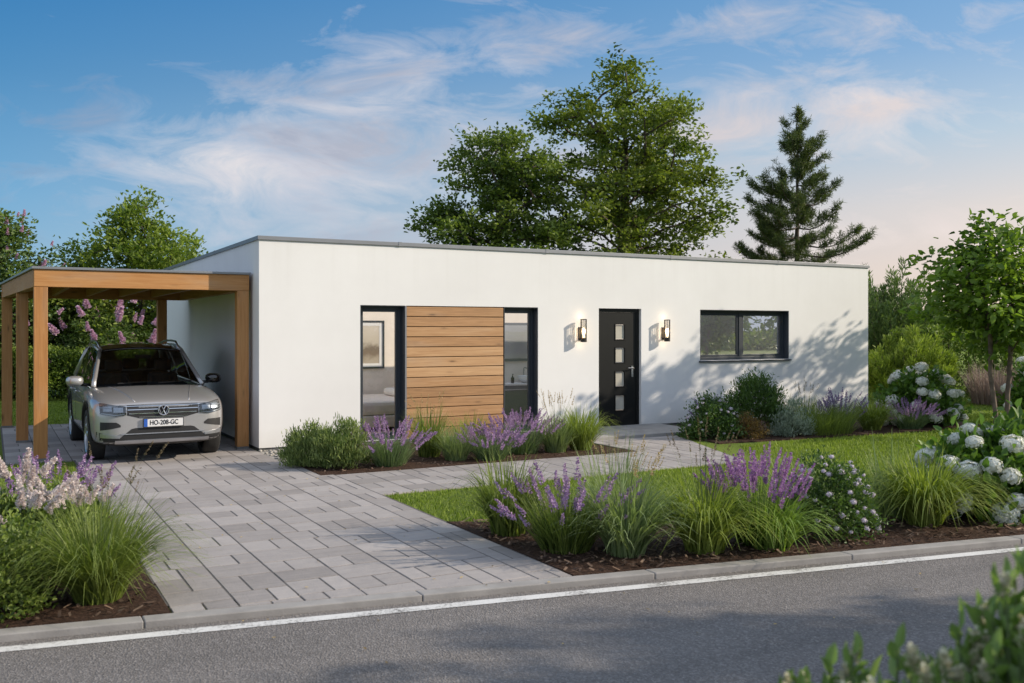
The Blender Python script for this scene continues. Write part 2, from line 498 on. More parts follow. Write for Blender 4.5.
sheet('ground', [(-900, -900), (900, -900), (900, 900), (-900, 900)], -0.06, M['lawn'])
sheet('lawn', [(-80, ky(-80, .12)), (80, ky(80, .12)), (80, 90), (-80, 90)], 0.0, M['lawn'])
sheet('verge', [(-80, ky(-80, -4.5)), (80, ky(80, -4.5)), (80, -60), (-80, -60)], 0.0, M['lawn'])
sheet('road', [(-80, ky(-80, 0.02)), (-80, ky(-80, -4.5)), (80, ky(80, -4.5)), (80, ky(80, 0.02))], -0.03, M['asphalt'])
sheet('road_marking', [(-60, ky(-60, -.10)), (-60, ky(-60, -.20)), (60, ky(60, -.20)), (60, ky(60, -.10))], -0.026, M['paint'])
mb = MB()
x = -40.0
cs = math.cos(math.atan(KS))
while x < 40:
    x2 = x + 1.7
    g = .005
    a, b = x + g / 2, x2 - g / 2
    mb.prism([(a, ky(a)), (b, ky(b)), (b, ky(b, .125)), (a, ky(a, .125))], -0.10, 0.016, 0, random.random())
    x = x2
kb = mb.build('kerb', M['kerb'], bevel=.008); tag(kb, kind='structure')

# paved drive and path: slabs laid in lanes along y, every other course split in two
def in_poly(x, y, poly):
    c = False; n = len(poly); j = n - 1
    for i in range(n):
        xi, yi = poly[i]; xj, yj = poly[j]
        if (yi > y) != (yj > y) and x < (xj - xi) * (y - yi) / (yj - yi) + xi: c = not c
        j = i
    return c

def clip(poly, a, b, c):
    """keep a*x+b*y<=c"""
    out = []
    for i in range(len(poly)):
        p, q = poly[i], poly[(i + 1) % len(poly)]
        dp, dq = a * p[0] + b * p[1] - c, a * q[0] + b * q[1] - c
        if dp <= 0: out.append(p)
        if dp * dq < 0:
            t = dp / (dp - dq); out.append((p[0] + t * (q[0] - p[0]), p[1] + t * (q[1] - p[1])))
    return out

def slab(mb, poly, h):
    """shrunk, bevelled slab"""
    if len(poly) < 3: return
    cxm = sum(p[0] for p in poly) / len(poly); cym = sum(p[1] for p in poly) / len(poly)
    def ins(d):
        r = []
        for px, py in poly:
            dx, dy = px - cxm, py - cym
            r.append((px - math.copysign(min(d, abs(dx)), dx), py - math.copysign(min(d, abs(dy)), dy)))
        return r
    a, b = ins(.0055), ins(.008)
    n = len(poly); h += random.uniform(-.0012, .0012)
    vs = [(p[0], p[1], 0.0) for p in a] + [(p[0], p[1], h - .005) for p in a] + [(p[0], p[1], h) for p in b]
    fs = [(i, (i + 1) % n, n + (i + 1) % n, n + i) for i in range(n)] + [(n + i, n + (i + 1) % n, 2 * n + (i + 1) % n, 2 * n + i) for i in range(n)] + [tuple(range(2 * n, 3 * n))]
    mb.add(vs, fs, 0, random.random())

def pave(name, x0, x1, y0, y1, lane, course, clips, h=.016, seed=3):
    random.seed(seed)
    mb = MB(); nx = int(math.ceil((x1 - x0) / lane))
    for i in range(nx):
        xa, xb = x0 + i * lane, min(x0 + (i + 1) * lane, x1)
        y = y0 - random.uniform(0, course)
        k = random.randint(0, 1)
        while y < y1:
            c = course * random.choice((.85, 1, 1.15)); ya, yb = max(y, y0), min(y + c, y1)
            y += c; k += 1
            if yb - ya < .02: continue
            xm = xa + (xb - xa) * random.choice((.5, .5, .4, .62))
            for (p, q) in ([(xa, xb)] if k % 2 and random.random() < .85 else [(xa, xm), (xm, xb)]):
                poly = [(p, ya), (q, ya), (q, yb), (p, yb)]
                for cl_ in clips: poly = clip(poly, *cl_) if poly else poly
                if len(poly) >= 3: slab(mb, poly, h)
    o = mb.build(name, M['paver'], recalc=True)
    return tag(o, kind='structure')

DX0, DX1 = -2.42, .24
kerbclip = (-KS * -1.0, -1.0, 8.14 - .127)       # y >= -8.14 - .18x + .127
kerbclip = (KS, -1.0, 8.14 - .127)
pave('driveway', DX0, DX1, -8.3, -1.2, .40, .36, [kerbclip], seed=5)
pave('driveway_apron', DX0, -.02, -1.2, .25, .40, .36, [], seed=6)
pave('carport_floor', -3.25, -.02, .25, 5.75, .40, .36, [], seed=8)
# path to the door
pave('path', .24, 6.65, -4.26, -2.72, .40, .30, [(2.4, -.95, 5.55 * 2.4 + 4.04 * .95)], seed=11)
pave('path_landing', 4.82, 7.3, -2.72, -1.33, .40, .30, [(2.4, -.95, 5.55 * 2.4 + 4.04 * .95)], seed=12)
sheet('joint_bedding', [(-2.44, -7.4), (.26, -7.9), (.26, -4.22), (5.5, -4.22), (6.6, -1.3), (4.8, -1.3), (4.8, -2.7), (.26, -2.7), (.26, -1.2), (-.02, -1.2), (-.02, 5.75), (-3.27, 5.75), (-3.27, .25), (-2.44, .25)], .0132, M['joint'])

def bed(name, poly, z=.02, n=900, seed=1):
    r = np.random.default_rng(seed)
    mb = MB(); k = len(poly)
    xs = [p[0] for p in poly]; ys = [p[1] for p in poly]
    mb.add([(x, y, z) for x, y in poly] + [(x, y, -.02) for x, y in poly], [tuple(range(k))] + [(i, (i + 1) % k, k + (i + 1) % k, k + i) for i in range(k)])
    o = mb.build(name, M['mulch']); tag(o, kind='structure')
    pts = []
    while len(pts) < n:
        px, py = r.uniform(min(xs), max(xs)), r.uniform(min(ys), max(ys))
        if in_poly(px, py, poly): pts.append((px, py))
    P = np.array(pts); N = len(P)
    az = r.uniform(0, 6.28, N); L = r.uniform(.025, .07, N); W = r.uniform(.008, .022, N)
    tl = r.uniform(-.5, .5, N)
    d = np.stack([np.cos(az) * np.cos(tl), np.sin(az) * np.cos(tl), np.sin(tl)], 1); s = np.stack([-np.sin(az), np.cos(az), r.uniform(-.4, .4, N)], 1)
    base = np.stack([P[:, 0], P[:, 1], z + r.uniform(.006, .03, N)], 1)
    V = np.stack([base - d * L[:, None] / 2 - s * W[:, None] / 2, base + d * L[:, None] / 2 - s * W[:, None] / 2, base + d * L[:, None] / 2 + s * W[:, None] / 2, base - d * L[:, None] / 2 + s * W[:, None] / 2], 1)
    c = npmesh('bark_chips', V.reshape(-1, 3), np.arange(4 * N).reshape(N, 4), M['chips'], tint=r.random(N))
    tag(c, kind='stuff')
    return o

t = NT('bark_chip'); t.col(t.ramp(t.attr(), [(0, (.05, .028, .018)), (.6, (.14, .085, .055)), (1, (.27, .18, .12))])); t.b.inputs['Roughness'].default_value = .9
M['chips'] = t.m
BEDL = [(-3.9, ky(-3.9, .13)), (-2.43, ky(-2.43, .13)), (-2.43, -3.9), (-2.9, -3.2), (-5.2, -3.4), (-7, -5)]
BEDR = [(.25, ky(.25, .13)), (7.0, ky(7.0, .13)), (7.0, -8.0), (5.0, -7.55), (2.0, -7.0), (.9, -6.3), (.25, -5.9)]
BEDH = [(.08, -2.68), (4.78, -2.70), (4.66, -1.5), (4.66, -.02), (.6, -.02), (.26, -1.1), (.08, -1.3)]
BEDW = [(7.32, -1.4), (6.62, -1.75), (6.5, -2.55), (8.2, -2.72), (10.6, -2.95), (12.6, -2.85), (13.2, -1.6), (13.2, .5), (12.95, .5), (12.95, -.02), (7.32, -.02)]
bed('bed_soil', BEDL, .02, 1500, 1)
bed('bed_soil', BEDR, .02, 2600, 2)
bed('bed_soil', BEDH, .02, 900, 3)
bed('bed_soil', BEDW, .02, 500, 4)
# pebbles at the corner of the house
r_ = np.random.default_rng(5)
mb = MB(); pb = []
for i in range(260):
    px, py = r_.uniform(.0, .75), r_.uniform(-1.12, -.03)
    if px > .22 + .35 * (py + 1.1) / 1.0 + .25: continue
    s_ = r_.uniform(.014, .032)
    vs = [(px + s_ * math.cos(a) * c_, py + s_ * math.sin(a) * c_ * .8, .012 + s_ * (zc + .4) * .7) for zc, c_ in ((-.4, .8), (.3, 1), (.8, .55)) for a in np.linspace(0, 6.28, 7)[:-1] + r_.uniform(0, 1)]
    mb.add(vs, [(i_ * 6 + k, i_ * 6 + (k + 1) % 6, (i_ + 1) * 6 + (k + 1) % 6, (i_ + 1) * 6 + k) for i_ in range(2) for k in range(6)] + [tuple(range(12, 18))], 0, r_.random())
tag(mb.build('gravel', M['gravel'], smooth=True), kind='stuff')
sheet('gravel_bed', [(-.01, -1.2), (.25, -1.15), (.62, -.015), (-.01, -.015)], .008, M['gravel'])
# landing in front of the door
mb = MB(); mb.box(4.85, 7.28, -1.35, -.0, -.02, .07, 0)
ds = mb.build('doorstep', M['kerb'], bevel=.01); tag(ds, 'low grey concrete landing slab in front of the black entrance door', 'doorstep')

# ---------------------------------------------------------------- house
HW, HD, HH = 12.9, 9.3, 3.15
house = thing('house', (0, 0, 0), 0, 'single storey white rendered house with flat roof, larch panel and black door', 'house')
OPEN = [(1.55, 2.29, .06, 2.165), (2.31, 4.07, .06, 2.165), (4.07, 4.73, .06, 2.165), (5.98, 6.91, .056, 2.165), (8.29, 10.59, 1.20, 2.165)]

def facade(mb, x0, x1, z0, z1, th, openings, mi=0):
    xs = sorted({x0, x1, *[v for o in openings for v in o[:2]]}); zs = sorted({z0, z1, *[v for o in openings for v in o[2:]]})
    def hole(xa, xb, za, zb):
        xm, zm = (xa + xb) / 2, (za + zb) / 2
        return any(o[0] < xm < o[1] and o[2] < zm < o[3] for o in openings)
    for i in range(len(xs) - 1):
        for j in range(len(zs) - 1):
            a, b, c, d = xs[i], xs[i + 1], zs[j], zs[j + 1]
            if hole(a, b, c, d): continue
            mb.quad((a, 0, c), (b, 0, c), (b, 0, d), (a, 0, d), mi); mb.quad((a, th, c), (a, th, d), (b, th, d), (b, th, c), mi)
            for (dx, dz) in ((-1, 0), (1, 0), (0, -1), (0, 1)):
                ii, jj = i + dx, j + dz
                solid = 0 <= ii < len(xs) - 1 and 0 <= jj < len(zs) - 1 and not hole(xs[ii], xs[ii + 1], zs[jj], zs[jj + 1])
                if solid: continue
                if dx: xx = a if dx < 0 else b; mb.quad((xx, 0, c), (xx, th, c), (xx, th, d), (xx, 0, d), mi)
                else: zz_ = c if dz < 0 else d; mb.quad((a, 0, zz_), (b, 0, zz_), (b, th, zz_), (a, th, zz_), mi)

mb = MB()
TH = .34
facade(mb, 0, HW, .055, 3.10, TH, OPEN)
mb.box(0, TH, TH, HD, .055, 3.10); mb.box(HW - TH, HW, TH, HD, .055, 3.10); mb.box(TH, HW - TH, HD - TH, HD, .055, 3.10)
me_w = mb.build('wall', M['plaster'], house)
bm = bmesh.new(); bm.from_mesh(me_w.data); bmesh.ops.remove_doubles(bm, verts=bm.verts, dist=1e-5); bm.to_mesh(me_w.data); bm.free()
mb = MB(); mb.box(.02, HW - .02, .02, HD - .02, -.05, .055 - .002)
mb.build('plinth', M['plinth'], house)
# roof slab with an opening added to light the rooms, coping round the edge
mb = MB()
LIGHT_GAP = [(.4, 12.4, .36, 4.05)]
xs = sorted({TH, HW - TH, *[v for o in LIGHT_GAP for v in o[:2]]}); ys = sorted({TH, HD - TH, *[v for o in LIGHT_GAP for v in o[2:]]})
for i in range(len(xs) - 1):
    for j in range(len(ys) - 1):
        xm, ym = (xs[i] + xs[i + 1]) / 2, (ys[j] + ys[j + 1]) / 2
        if any(o[0] < xm < o[1] and o[2] < ym < o[3] for o in LIGHT_GAP): continue
        mb.box(xs[i], xs[i + 1], ys[j], ys[j + 1], 2.62, 2.90)
mb.build('roof', M['plinth'], house)
mb = MB()
for (a, b, c, d) in ((-.025, HW + .025, -.025, TH), (-.025, HW + .025, HD - TH, HD + .025), (-.025, TH, TH, HD - TH), (HW - TH, HW + .025, TH, HD - TH)):
    mb.box(a, b, c, d, 3.098, 3.158)
mb.build('roof_coping', M['trim'], house, bevel=.004)
for xx in (2.2, 4.9, 7.6, 10.3):
    mb = MB(); mb.box(xx - .03, xx + .03, -.029, TH + .01, 3.094, 3.162); mb.build('coping_joint', M['trim'], house, bevel=.002)
for yy in (3.0, 6.0):
    mb = MB(); mb.box(-.029, TH + .01, yy - .03, yy + .03, 3.094, 3.162); mb.build('coping_joint', M['trim'], house, bevel=.002)
# larch panel
mb = MB()
nb = 13; z0, z1 = .062, 2.162; bh = (z1 - z0) / nb
random.seed(4)
for k in range(nb):
    a, b = z0 + k * bh, z0 + (k + 1) * bh - .012
    mb.box(2.318, 4.064, .012, .04, a, b, 0, random.uniform(.15, .95))
cl = mb.build('wood_cladding', M['clad'], house, bevel=.003)
mb = MB(); mb.box(2.312, 4.068, .045, .10, .062, 2.163)
mb.build('cladding_backing', M['gap'], house)
mb = MB(); mb.box(2.29, 2.318, -.004, .335, .062, 2.163); mb.build('cladding_edge', M['trim'], house)

def window(x0, x1, z0, z1, y, fw, mull=None, sill=False, sub=.045):
    t_ = MB()
    d = .07
    t_.box(x0 + .002, x1 - .002, y, y + d, z1 - fw, z1 - .002); t_.box(x0 + .002, x1 - .002, y, y + d, z0 + .002, z0 + fw)
    t_.box(x0 + .002, x0 + fw, y, y + d, z0 + fw, z1 - fw); t_.box(x1 - fw, x1 - .002, y, y + d, z0 + fw, z1 - fw)
    if mull: t_.box(mull - fw * .7, mull + fw * .7, y - .004, y + d, z0 + fw, z1 - fw)
    w = t_.build('window', M['frame'], house, bevel=.004)
    bays = [(x0 + fw, x1 - fw)] if not mull else [(x0 + fw, mull - fw * .7), (mull + fw * .7, x1 - fw)]
    for a, b in bays:
        q = MB(); s = sub
        yy = y + .012
        q.box(a + .001, b - .001, yy, yy + .045, z1 - fw - s, z1 - fw - .001); q.box(a + .001, b - .001, yy, yy + .045, z0 + fw + .001, z0 + fw + s)
        q.box(a + .001, a + s, yy, yy + .045, z0 + fw + s, z1 - fw - s); q.box(b - s, b - .001, yy, yy + .045, z0 + fw + s, z1 - fw - s)
        q.build('sash', M['frame'], w, bevel=.004)
        g = MB(); g.quad((a + s - .004, yy + .02, z0 + fw + s - .004), (b - s + .004, yy + .02, z0 + fw + s - .004), (b - s + .004, yy + .02, z1 - fw - s + .004), (a + s - .004, yy + .02, z1 - fw - s + .004))
        g.build('pane', M['glass_kitchen'] if mull else M['glass'], w, recalc=False)
    if sill:
        g = MB(); g.box(x0 - .03, x1 + .03, -.045, y - .003, z0 - .03, z0 - .004); g.build('sill', M['frame'], w, bevel=.004)
    return w

window(1.55, 2.29, .06, 2.165, .14, .055)
window(4.07, 4.73, .06, 2.165, .14, .055)
window(8.29, 10.59, 1.20, 2.165, .13, .06, mull=9.42, sill=True)
# dark linings of the reveals
for (xx0, xx1, zz0, zz1, yd) in ((1.55, 2.29, .06, 2.165, .138), (4.07, 4.73, .06, 2.165, .138), (8.29, 10.59, 1.2, 2.165, .128)):
    mb = MB()
    mb.box(xx1 - .012, xx1 - .0015, .006, yd, zz0 + .003, zz1 - .003)
    mb.box(xx0 + .0015, xx0 + .012, .006, yd, zz0 + .003, zz1 - .003)
    mb.box(xx0 + .012, xx1 - .012, .006, yd, zz1 - .012, zz1 - .0015)
    mb.build('reveal_lining', M['frame'], house)
# door
mb = MB(); y = .07
mb.box(5.982, 6.045, y - .01, y + .07, .052, 2.163); mb.box(6.845, 6.908, y - .01, y + .07, .052, 2.163); mb.box(6.045, 6.845, y - .01, y + .07, 2.10, 2.163)
dl = MB()
px0, px1 = 6.385, 6.60
zp = [(.33, .60), (.76, 1.03), (1.19, 1.46), (1.61, 1.88)]
zs = sorted({.06, 2.098, *[v for p in zp for v in p]}); xs = [6.048, px0, px1, 6.842]
for i in range(3):
    for j in range(len(zs) - 1):
        if i == 1 and any(p[0] <= zs[j] < p[1] for p in zp): continue
        dl.box(xs[i], xs[i + 1], y, y + .055, zs[j], zs[j + 1])
door = dl.build('door', M['door'], house)
bm = bmesh.new(); bm.from_mesh(door.data); bmesh.ops.remove_doubles(bm, verts=bm.verts, dist=1e-5); bm.to_mesh(door.data); bm.free()
mb.build('door_frame', M['door'], door)
M['doorpane'] = simple('frosted_glass', (.50, .47, .40), .25, 0, .08, 3)
for (a, b) in zp:
    q = MB(); q.box(px0 + .012, px1 - .012, y + .02, y + .03, a + .012, b - .012); q.build('door_pane', M['doorpane'], door)
    q = MB(); f_ = .014
    q.box(px0 - f_, px1 + f_, y - .008, y - .001, b - .004, b + f_); q.box(px0 - f_, px1 + f_, y - .008, y - .001, a - f_, a + .004)
    q.box(px0 - f_, px0 + .004, y - .008, y - .001, a + .004, b - .004); q.box(px1 - .004, px1 + f_, y - .008, y - .001, a + .004, b - .004)
    q.build('pane_trim', M['door'], door)
q = MB(); q.tube([(6.755, y - .002, 1.09), (6.755, y - .05, 1.09), (6.74, y - .055, 1.09), (6.63, y - .055, 1.09)], .0115, 8)
q.box(6.735, 6.775, y - .012, y - .001, .93, 1.13); q.tube([(6.755, y - .002, .975), (6.755, y - .02, .975)], .014, 10)
q.build('door_handle', M['steel'], door)
q = MB(); q.box(5.984, 6.906, .015, .068, .034, .052); q.build('threshold', M['steel'], door)

# rooms behind the glazing, some inner walls kept low so sun passes over
mb = MB()
mb.box(.36, 12.54, .36, 4.2, .03, .062, 1)
mb.box(.36, 3.65, 3.30, 3.40, .07, 2.6); mb.box(.36, .44, .36, 3.3, .07, 2.6); mb.box(3.66, 3.74, 2.11, 3.4, .07, 1.2)
mb.box(3.65, 6.4, 2.0, 2.1, .07, 2.25); mb.box(5.95, 12.54, 4.1, 4.2, .07, 2.6); mb.box(12.44, 12.54, .36, 4.1, .07, 2.6)
mb.build('interior_walls', [M['inwall'], M['floorwood']], house)

# ---------------------------------------------------------------- carport
cp = thing('carport', (0, 0, 0), 0, 'larch timber carport with flat dark roof attached to the left side of the white house', 'carport')
PW = .17
CY0, CY1, CT = .36, 5.65, 2.60
def cpl(y): return -2.915 - .064 * (y - .45)           # the outer side runs slightly out of square
CXR = -.06
for (px, py) in ((cpl(.45), CY0), (cpl(2.9), 2.82), (cpl(CY1), CY1 - PW), (CXR - PW, CY0), (CXR - PW - .36, CY1 - PW)):
    mb = MB(); mb.box(px, px + PW, py, py + PW, .0, CT - .24, 0, random.uniform(.3, .7))
    po_ = mb.build('post', M['post'], cp, bevel=.006)
    mb = MB(); mb.box(px - .004, px + PW + .004, py - .004, py + PW + .004, .004, .05); mb.build('post_foot', M['steel_dull'], po_)
mb = MB(); mb.box(cpl(CY0) - .003, CXR + .003, CY0 - .004, CY0 + .12, CT - .237, CT, 0, .6); mb.build('front_beam', M['beam_x'], cp, bevel=.005)
mb = MB(); mb.box(cpl(CY1) - .003, CXR + .003, CY1 - .12, CY1 + .003, CT - .237, CT, 0, .5); mb.build('rear_beam', M['beam_x'], cp, bevel=.005)
mb = MB(); mb.prism([(cpl(CY0 + .122), CY0 + .122), (cpl(CY0 + .122) + .12, CY0 + .122), (cpl(CY1 - .122) + .12, CY1 - .122), (cpl(CY1 - .122), CY1 - .122)], CT - .238, CT - .002, 0, .45); mb.build('side_beam', M['beam_y'], cp, bevel=.005)
mb = MB(); mb.box(CXR - .12, CXR, CY0 + .122, CY1 - .122, CT - .238, CT - .002, 0, .45); mb.build('side_beam', M['beam_y'], cp, bevel=.005)
# rafters run front to back
for k in range(1, 5):
    xx = cpl(3) + .1 + k * (CXR - cpl(3) - .15) / 5
    mb = MB(); mb.box(xx - .035, xx + .035, CY0 + .123, CY1 - .123, CT - .19, CT - .03, 0, .4)
    mb.build('rafter', M['beam_y'], cp, bevel=.004)
mb = MB(); mb.prism([(cpl(CY0) + .121, CY0 + .121), (CXR - .121, CY0 + .121), (CXR - .121, CY1 - .121), (cpl(CY1) + .121, CY1 - .121)], CT - .029, CT - .004); mb.build('ceiling_boards', M['ceil'], cp)
mb = MB(); mb.prism([(cpl(CY0) - .03, CY0 - .03), (CXR + .03, CY0 - .03), (CXR + .03, CY1 + .03), (cpl(CY1) - .03, CY1 + .03)], CT + .001, CT + .035); mb.build('roof', M['trim'], cp, bevel=.004)

# ---------------------------------------------------------------- wall lamps
def wall_lamp(x, label):
    t_ = thing('wall_lamp', (x, 0, 1.77), 0, label, 'wall lamp', 'wall lamps beside the entrance door')
    m_ = MB(); m_.box(-.035, .035, -.022, .002, -.17, .06); m_.box(-.014, .014, -.12, -.02, -.155, -.13); m_.build('bracket', M['lampblack'], t_, bevel=.003)
    m_ = MB(); m_.lathe([(0, -.20), (.055, -.20), (.055, -.13), (.03, -.125), (0, -.125)], 20, org=(0, -.12, 0)); m_.build('base_cup', M['lampblack'], t_, smooth=False)
    m_ = MB(); m_.lathe([(0, .185), (.058, .185), (.058, .20), (0, .202)], 20, org=(0, -.12, 0))
    for a in (.8, 2.37, 3.94, 5.5): m_.tube([(.052 * math.cos(a), -.12 + .052 * math.sin(a), -.13), (.052 * math.cos(a), -.12 + .052 * math.sin(a), .19)], .004, 5)
    m_.build('cage', M['lampblack'], t_)
    m_ = MB(); m_.lathe([(.047, -.128), (.047, .184)], 20, org=(0, -.12, 0)); m_.build('glass_tube', M['lampglass'], t_, smooth=True)
    m_ = MB(); m_.lathe([(.004, -.12), (.012, -.09), (.026, -.03), (.028, .0), (.02, .03), (.002, .045)], 12, org=(0, -.12, 0)); m_.build('bulb', M['bulb'], t_, smooth=True)
    for zz_, e in ((.245, .3), (-.25, .2)):
        pl = bpy.data.lights.new('lamp_light', 'POINT'); pl.energy = e; pl.color = (1, .72, .42); pl.shadow_soft_size = .03
        po = bpy.data.objects.new('lamp_light', pl); COL.objects.link(po); po.parent = t_; po.location = (0, -.09, zz_)
wall_lamp(5.58, 'dark bronze wall lamp with glowing bulb, between the larch panel and the door')
wall_lamp(7.41, 'dark bronze wall lamp with glowing bulb, between the door and the wide window')

# ---------------------------------------------------------------- things in the rooms
bedt = thing('bed', (2.95, 2.2, .062), 0, 'double bed with beige linen seen through the tall left window', 'bed')
mb = MB(); mb.box(-.95, .55, -.95, 1.0, .06, .26); mb.build('bed_base', M['linen'], bedt, bevel=.02)
mb = MB(); mb.box(-.93, .53, -.93, .98, .262, .50); mb.build('mattress', M['linen'], bedt, bevel=.07)
for yy in (.3, -.5):
    mb = MB(); mb.box(.05, .5, yy - .3, yy + .3, .50, .64); mb.build('pillow', M['white'], bedt, bevel=.06)
pic = thing('picture', (2.84, 3.292, 1.5), 0, 'framed sepia landscape print hanging on the bedroom wall', 'picture')
mb = MB(); w_, h_ = .38, .46
mb.box(-w_, w_, -.03, 0, h_ - .03, h_); mb.box(-w_, w_, -.03, 0, -h_, -h_ + .03); mb.box(-w_, -w_ + .03, -.03, 0, -h_ + .03, h_ - .03); mb.box(w_ - .03, w_, -.03, 0, -h_ + .03, h_ - .03)
mb.build('picture_frame', M['frame'], pic)
t = NT('print'); tcn = t.node('ShaderNodeTexCoord'); sp_ = t.node('ShaderNodeSeparateXYZ'); t.l.new(tcn.outputs['Object'], sp_.inputs[0])
f = t.math('ADD', sp_.outputs['Z'], t.math('MULTIPLY', t.noise(5, 5), .35))
t.col(t.ramp(t.math('ADD', f, .2), [(.05, (.42, .36, .29)), (.2, (.22, .17, .12)), (.32, (.20, .16, .12)), (.42, (.55, .49, .40)), (.8, (.66, .60, .52))]))
mb = MB(); mb.box(-w_ + .03, w_ - .03, -.012, -.002, -h_ + .03, h_ - .03); mb.build('print', [t.m], pic)
mb = MB(); mb.box(-w_ + .032, w_ - .032, -.016, -.0125, h_ - .1, h_ - .032); mb.box(-w_ + .032, w_ - .032, -.016, -.0125, -h_ + .032, -h_ + .1); mb.box(-w_ + .032, -w_ + .1, -.016, -.0125, -h_ + .1, h_ - .1); mb.box(w_ - .1, w_ - .032, -.016, -.0125, -h_ + .1, h_ - .1)
mb.build('mount', M['white'], pic)
mir = thing('mirror', (5.36, 1.995, 1.55), 0, 'rectangular wall mirror above the basin in the bathroom window', 'mirror')
mb = MB(); mb.box(-.36, .36, -.03, 0, -.37, .37); mb.build('mirror_frame', M['cabinet'], mir, bevel=.004)
M['mirror'] = simple('mirror_glass', (.8, .82, .84), .35, 1, .01)
mb = MB(); mb.box(-.31, .31, -.034, -.0305, -.32, .32); mb.build('mirror_glass', M['mirror'], mir)
van = thing('vanity_unit', (5.22, 1.74, .062), 0, 'grey bathroom vanity cabinet with pale top below the mirror', 'cabinet')
mb = MB(); mb.box(-.6, .6, -.24, .24, .14, .68); mb.build('cabinet', M['cabinet'], van, bevel=.005)
mb = MB(); mb.box(-.62, .62, -.26, .245, .682, .715); mb.build('countertop', M['white'], van, bevel=.004)
mb = MB(); mb.box(-.45, .45, -.262, -.245, .60, .615); mb.build('drawer_handle', M['steel'], van)
bas = thing('basin', (5.55, 1.72, .778), 0, 'white oval basin standing on the vanity top', 'basin')
mb = MB(); mb.lathe([(.0, .002), (.13, .002), (.2, .05), (.23, .135), (.218, .135), (.185, .06), (.0, .03)], 28); o = mb.build('bowl', M['white'], bas, smooth=True); o.scale = (1, .8, 1)
mb = MB(); mb.tube([(0, .2, .0), (0, .2, .26), (0, .17, .28), (0, .06, .27)], .012, 8); mb.build('tap', M['steel'], bas)
sd_ = thing('soap_dispenser', (5.17, 1.68, .778), 0, 'small dark soap dispenser left of the basin', 'soap dispenser')
mb = MB(); mb.lathe([(0, .001), (.03, .001), (.032, .1), (.012, .12), (.012, .14), (0, .14)], 14); mb.tube([(0, 0, .14), (0, 0, .17), (0, -.035, .168)], .006, 6); o = mb.build('soap_bottle', M['lampblack'], sd_)
kit = thing('kitchen_unit', (10.6, 3.75, .062), 0, 'pale kitchen run with dark worktop seen through the wide window', 'kitchen')
mb = MB(); mb.box(-2.2, 1.0, -.3, .33, .0, .88); mb.build('base_cupboard', M['inwall'], kit)
mb = MB(); mb.box(-2.22, 1.01, -.33, .33, .882, .92); mb.build('countertop', M['cabinet'], kit)
# ---------------------------------------------------------------- the car in the carport (nose towards -y)
def paintmat(name, c):
    t = NT(name); t.col(c); t.b.inputs['Metallic'].default_value = .55; t.b.inputs['Roughness'].default_value = .34
    t.b.inputs['Coat Weight'].default_value = 1.0; t.b.inputs['Coat Roughness'].default_value = .03
    return t.m
M['carpaint'] = paintmat('silver_beige_paint', (.46, .455, .455))
M['carblack'] = simple('black_plastic', (.018, .018, .019), .55, 0, .1)
M['gloss_black'] = simple('gloss_black', (.008, .008, .009), .08, 0, .05, coat=1)
M['tyre'] = simple('tyre_rubber', (.02, .02, .02), .8, 0, .15, 30)
M['rim'] = simple('alloy', (.55, .56, .58), .28, 1, .05)
M['carglass'] = glassmat('car_glass', .04, (.66, .70, .68))
M['lens'] = glassmat('headlamp_lens', .06, (.85, .88, .9), .12)
M['reflector'] = simple('reflector', (.5, .52, .55), .42, 1, .1, 30)
M['plate_white'] = simple('plate_white', (.72, .72, .72), .5, 0, .02)
M['plate_blue'] = simple('plate_blue', (.02, .10, .45), .5, 0, .02)
M['seat'] = simple('car_seat', (.03, .03, .032), .8, 0, .1)

CARS = .955
car = thing('parked_car', (-1.42, .26, .016), math.radians(.5), 'silver beige family car with roof rails parked under the timber carport', 'car')
ST = [  # y, w, zb, zs, ws, zt, cabin
    (-.895, .50, .33, .70, .48, .755, 0), (-.875, .66, .28, .755, .63, .80, 0), (-.81, .79, .25, .80, .74, .852, 0), (-.66, .87, .235, .85, .80, .90, 0),
    (-.40, .91, .23, .90, .835, .955, 0), (0, .92, .23, .945, .85, 1.01, 0), (.40, .92, .24, .975, .86, 1.05, 0), (.50, .92, .24, .985, .862, 1.05, 1),
    (1.5, .92, .24, 1.01, .868, 1.05, 1), (2.5, .92, .24, 1.035, .86, 1.05, 1), (3.22, .905, .25, 1.06, .825, 1.05, 1), (3.32, .90, .26, 1.06, .82, 1.09, 0),
    (3.48, .87, .28, 1.03, .79, 1.06, 0), (3.58, .78, .34, .98, .70, 1.02, 0), (3.62, .60, .42, .9, .55, .93, 0)]
def ring(s):
    y, w, zb, zs, ws, zt, cab = s
    h = [(0, zb), (w * .86, zb), (w * .985, zb + .09), (w, .60), (w * .988, zs - .075), (ws, zs)]
    h += [(ws - .10, zs - .005), (ws - .14, .62), (0, .60)] if cab else [(ws * .84, zt - .018), (ws * .42, zt), (0, zt + .008)]
    R_ = [(x, y, z) for x, z in h]; L_ = [(-x, y, z) for x, z in h[-2:0:-1]]
    return R_ + L_
rings = [ring(s) for s in ST]; n = len(rings[0])
mb = MB()
V = [p for r in rings for p in r]; Fs = []; mi = []
for i in range(len(rings) - 1):
    for k in range(n):
        Fs.append((i * n + k, i * n + (k + 1) % n, (i + 1) * n + (k + 1) % n, (i + 1) * n + k))
Fs.append(tuple(range(n))); Fs.append(tuple((len(rings) - 1) * n + k for k in range(n - 1, -1, -1)))
mb.add(V, Fs)
body = mb.build('body', [M['carpaint'], M['carblack'], M['seat']], car, smooth=True)
sm = body.modifiers.new('sub', 'SUBSURF'); sm.levels = 3; sm.render_levels = 3
WX, WR, FA, RA = .79, .365, 0.0, 2.68
cuts = []
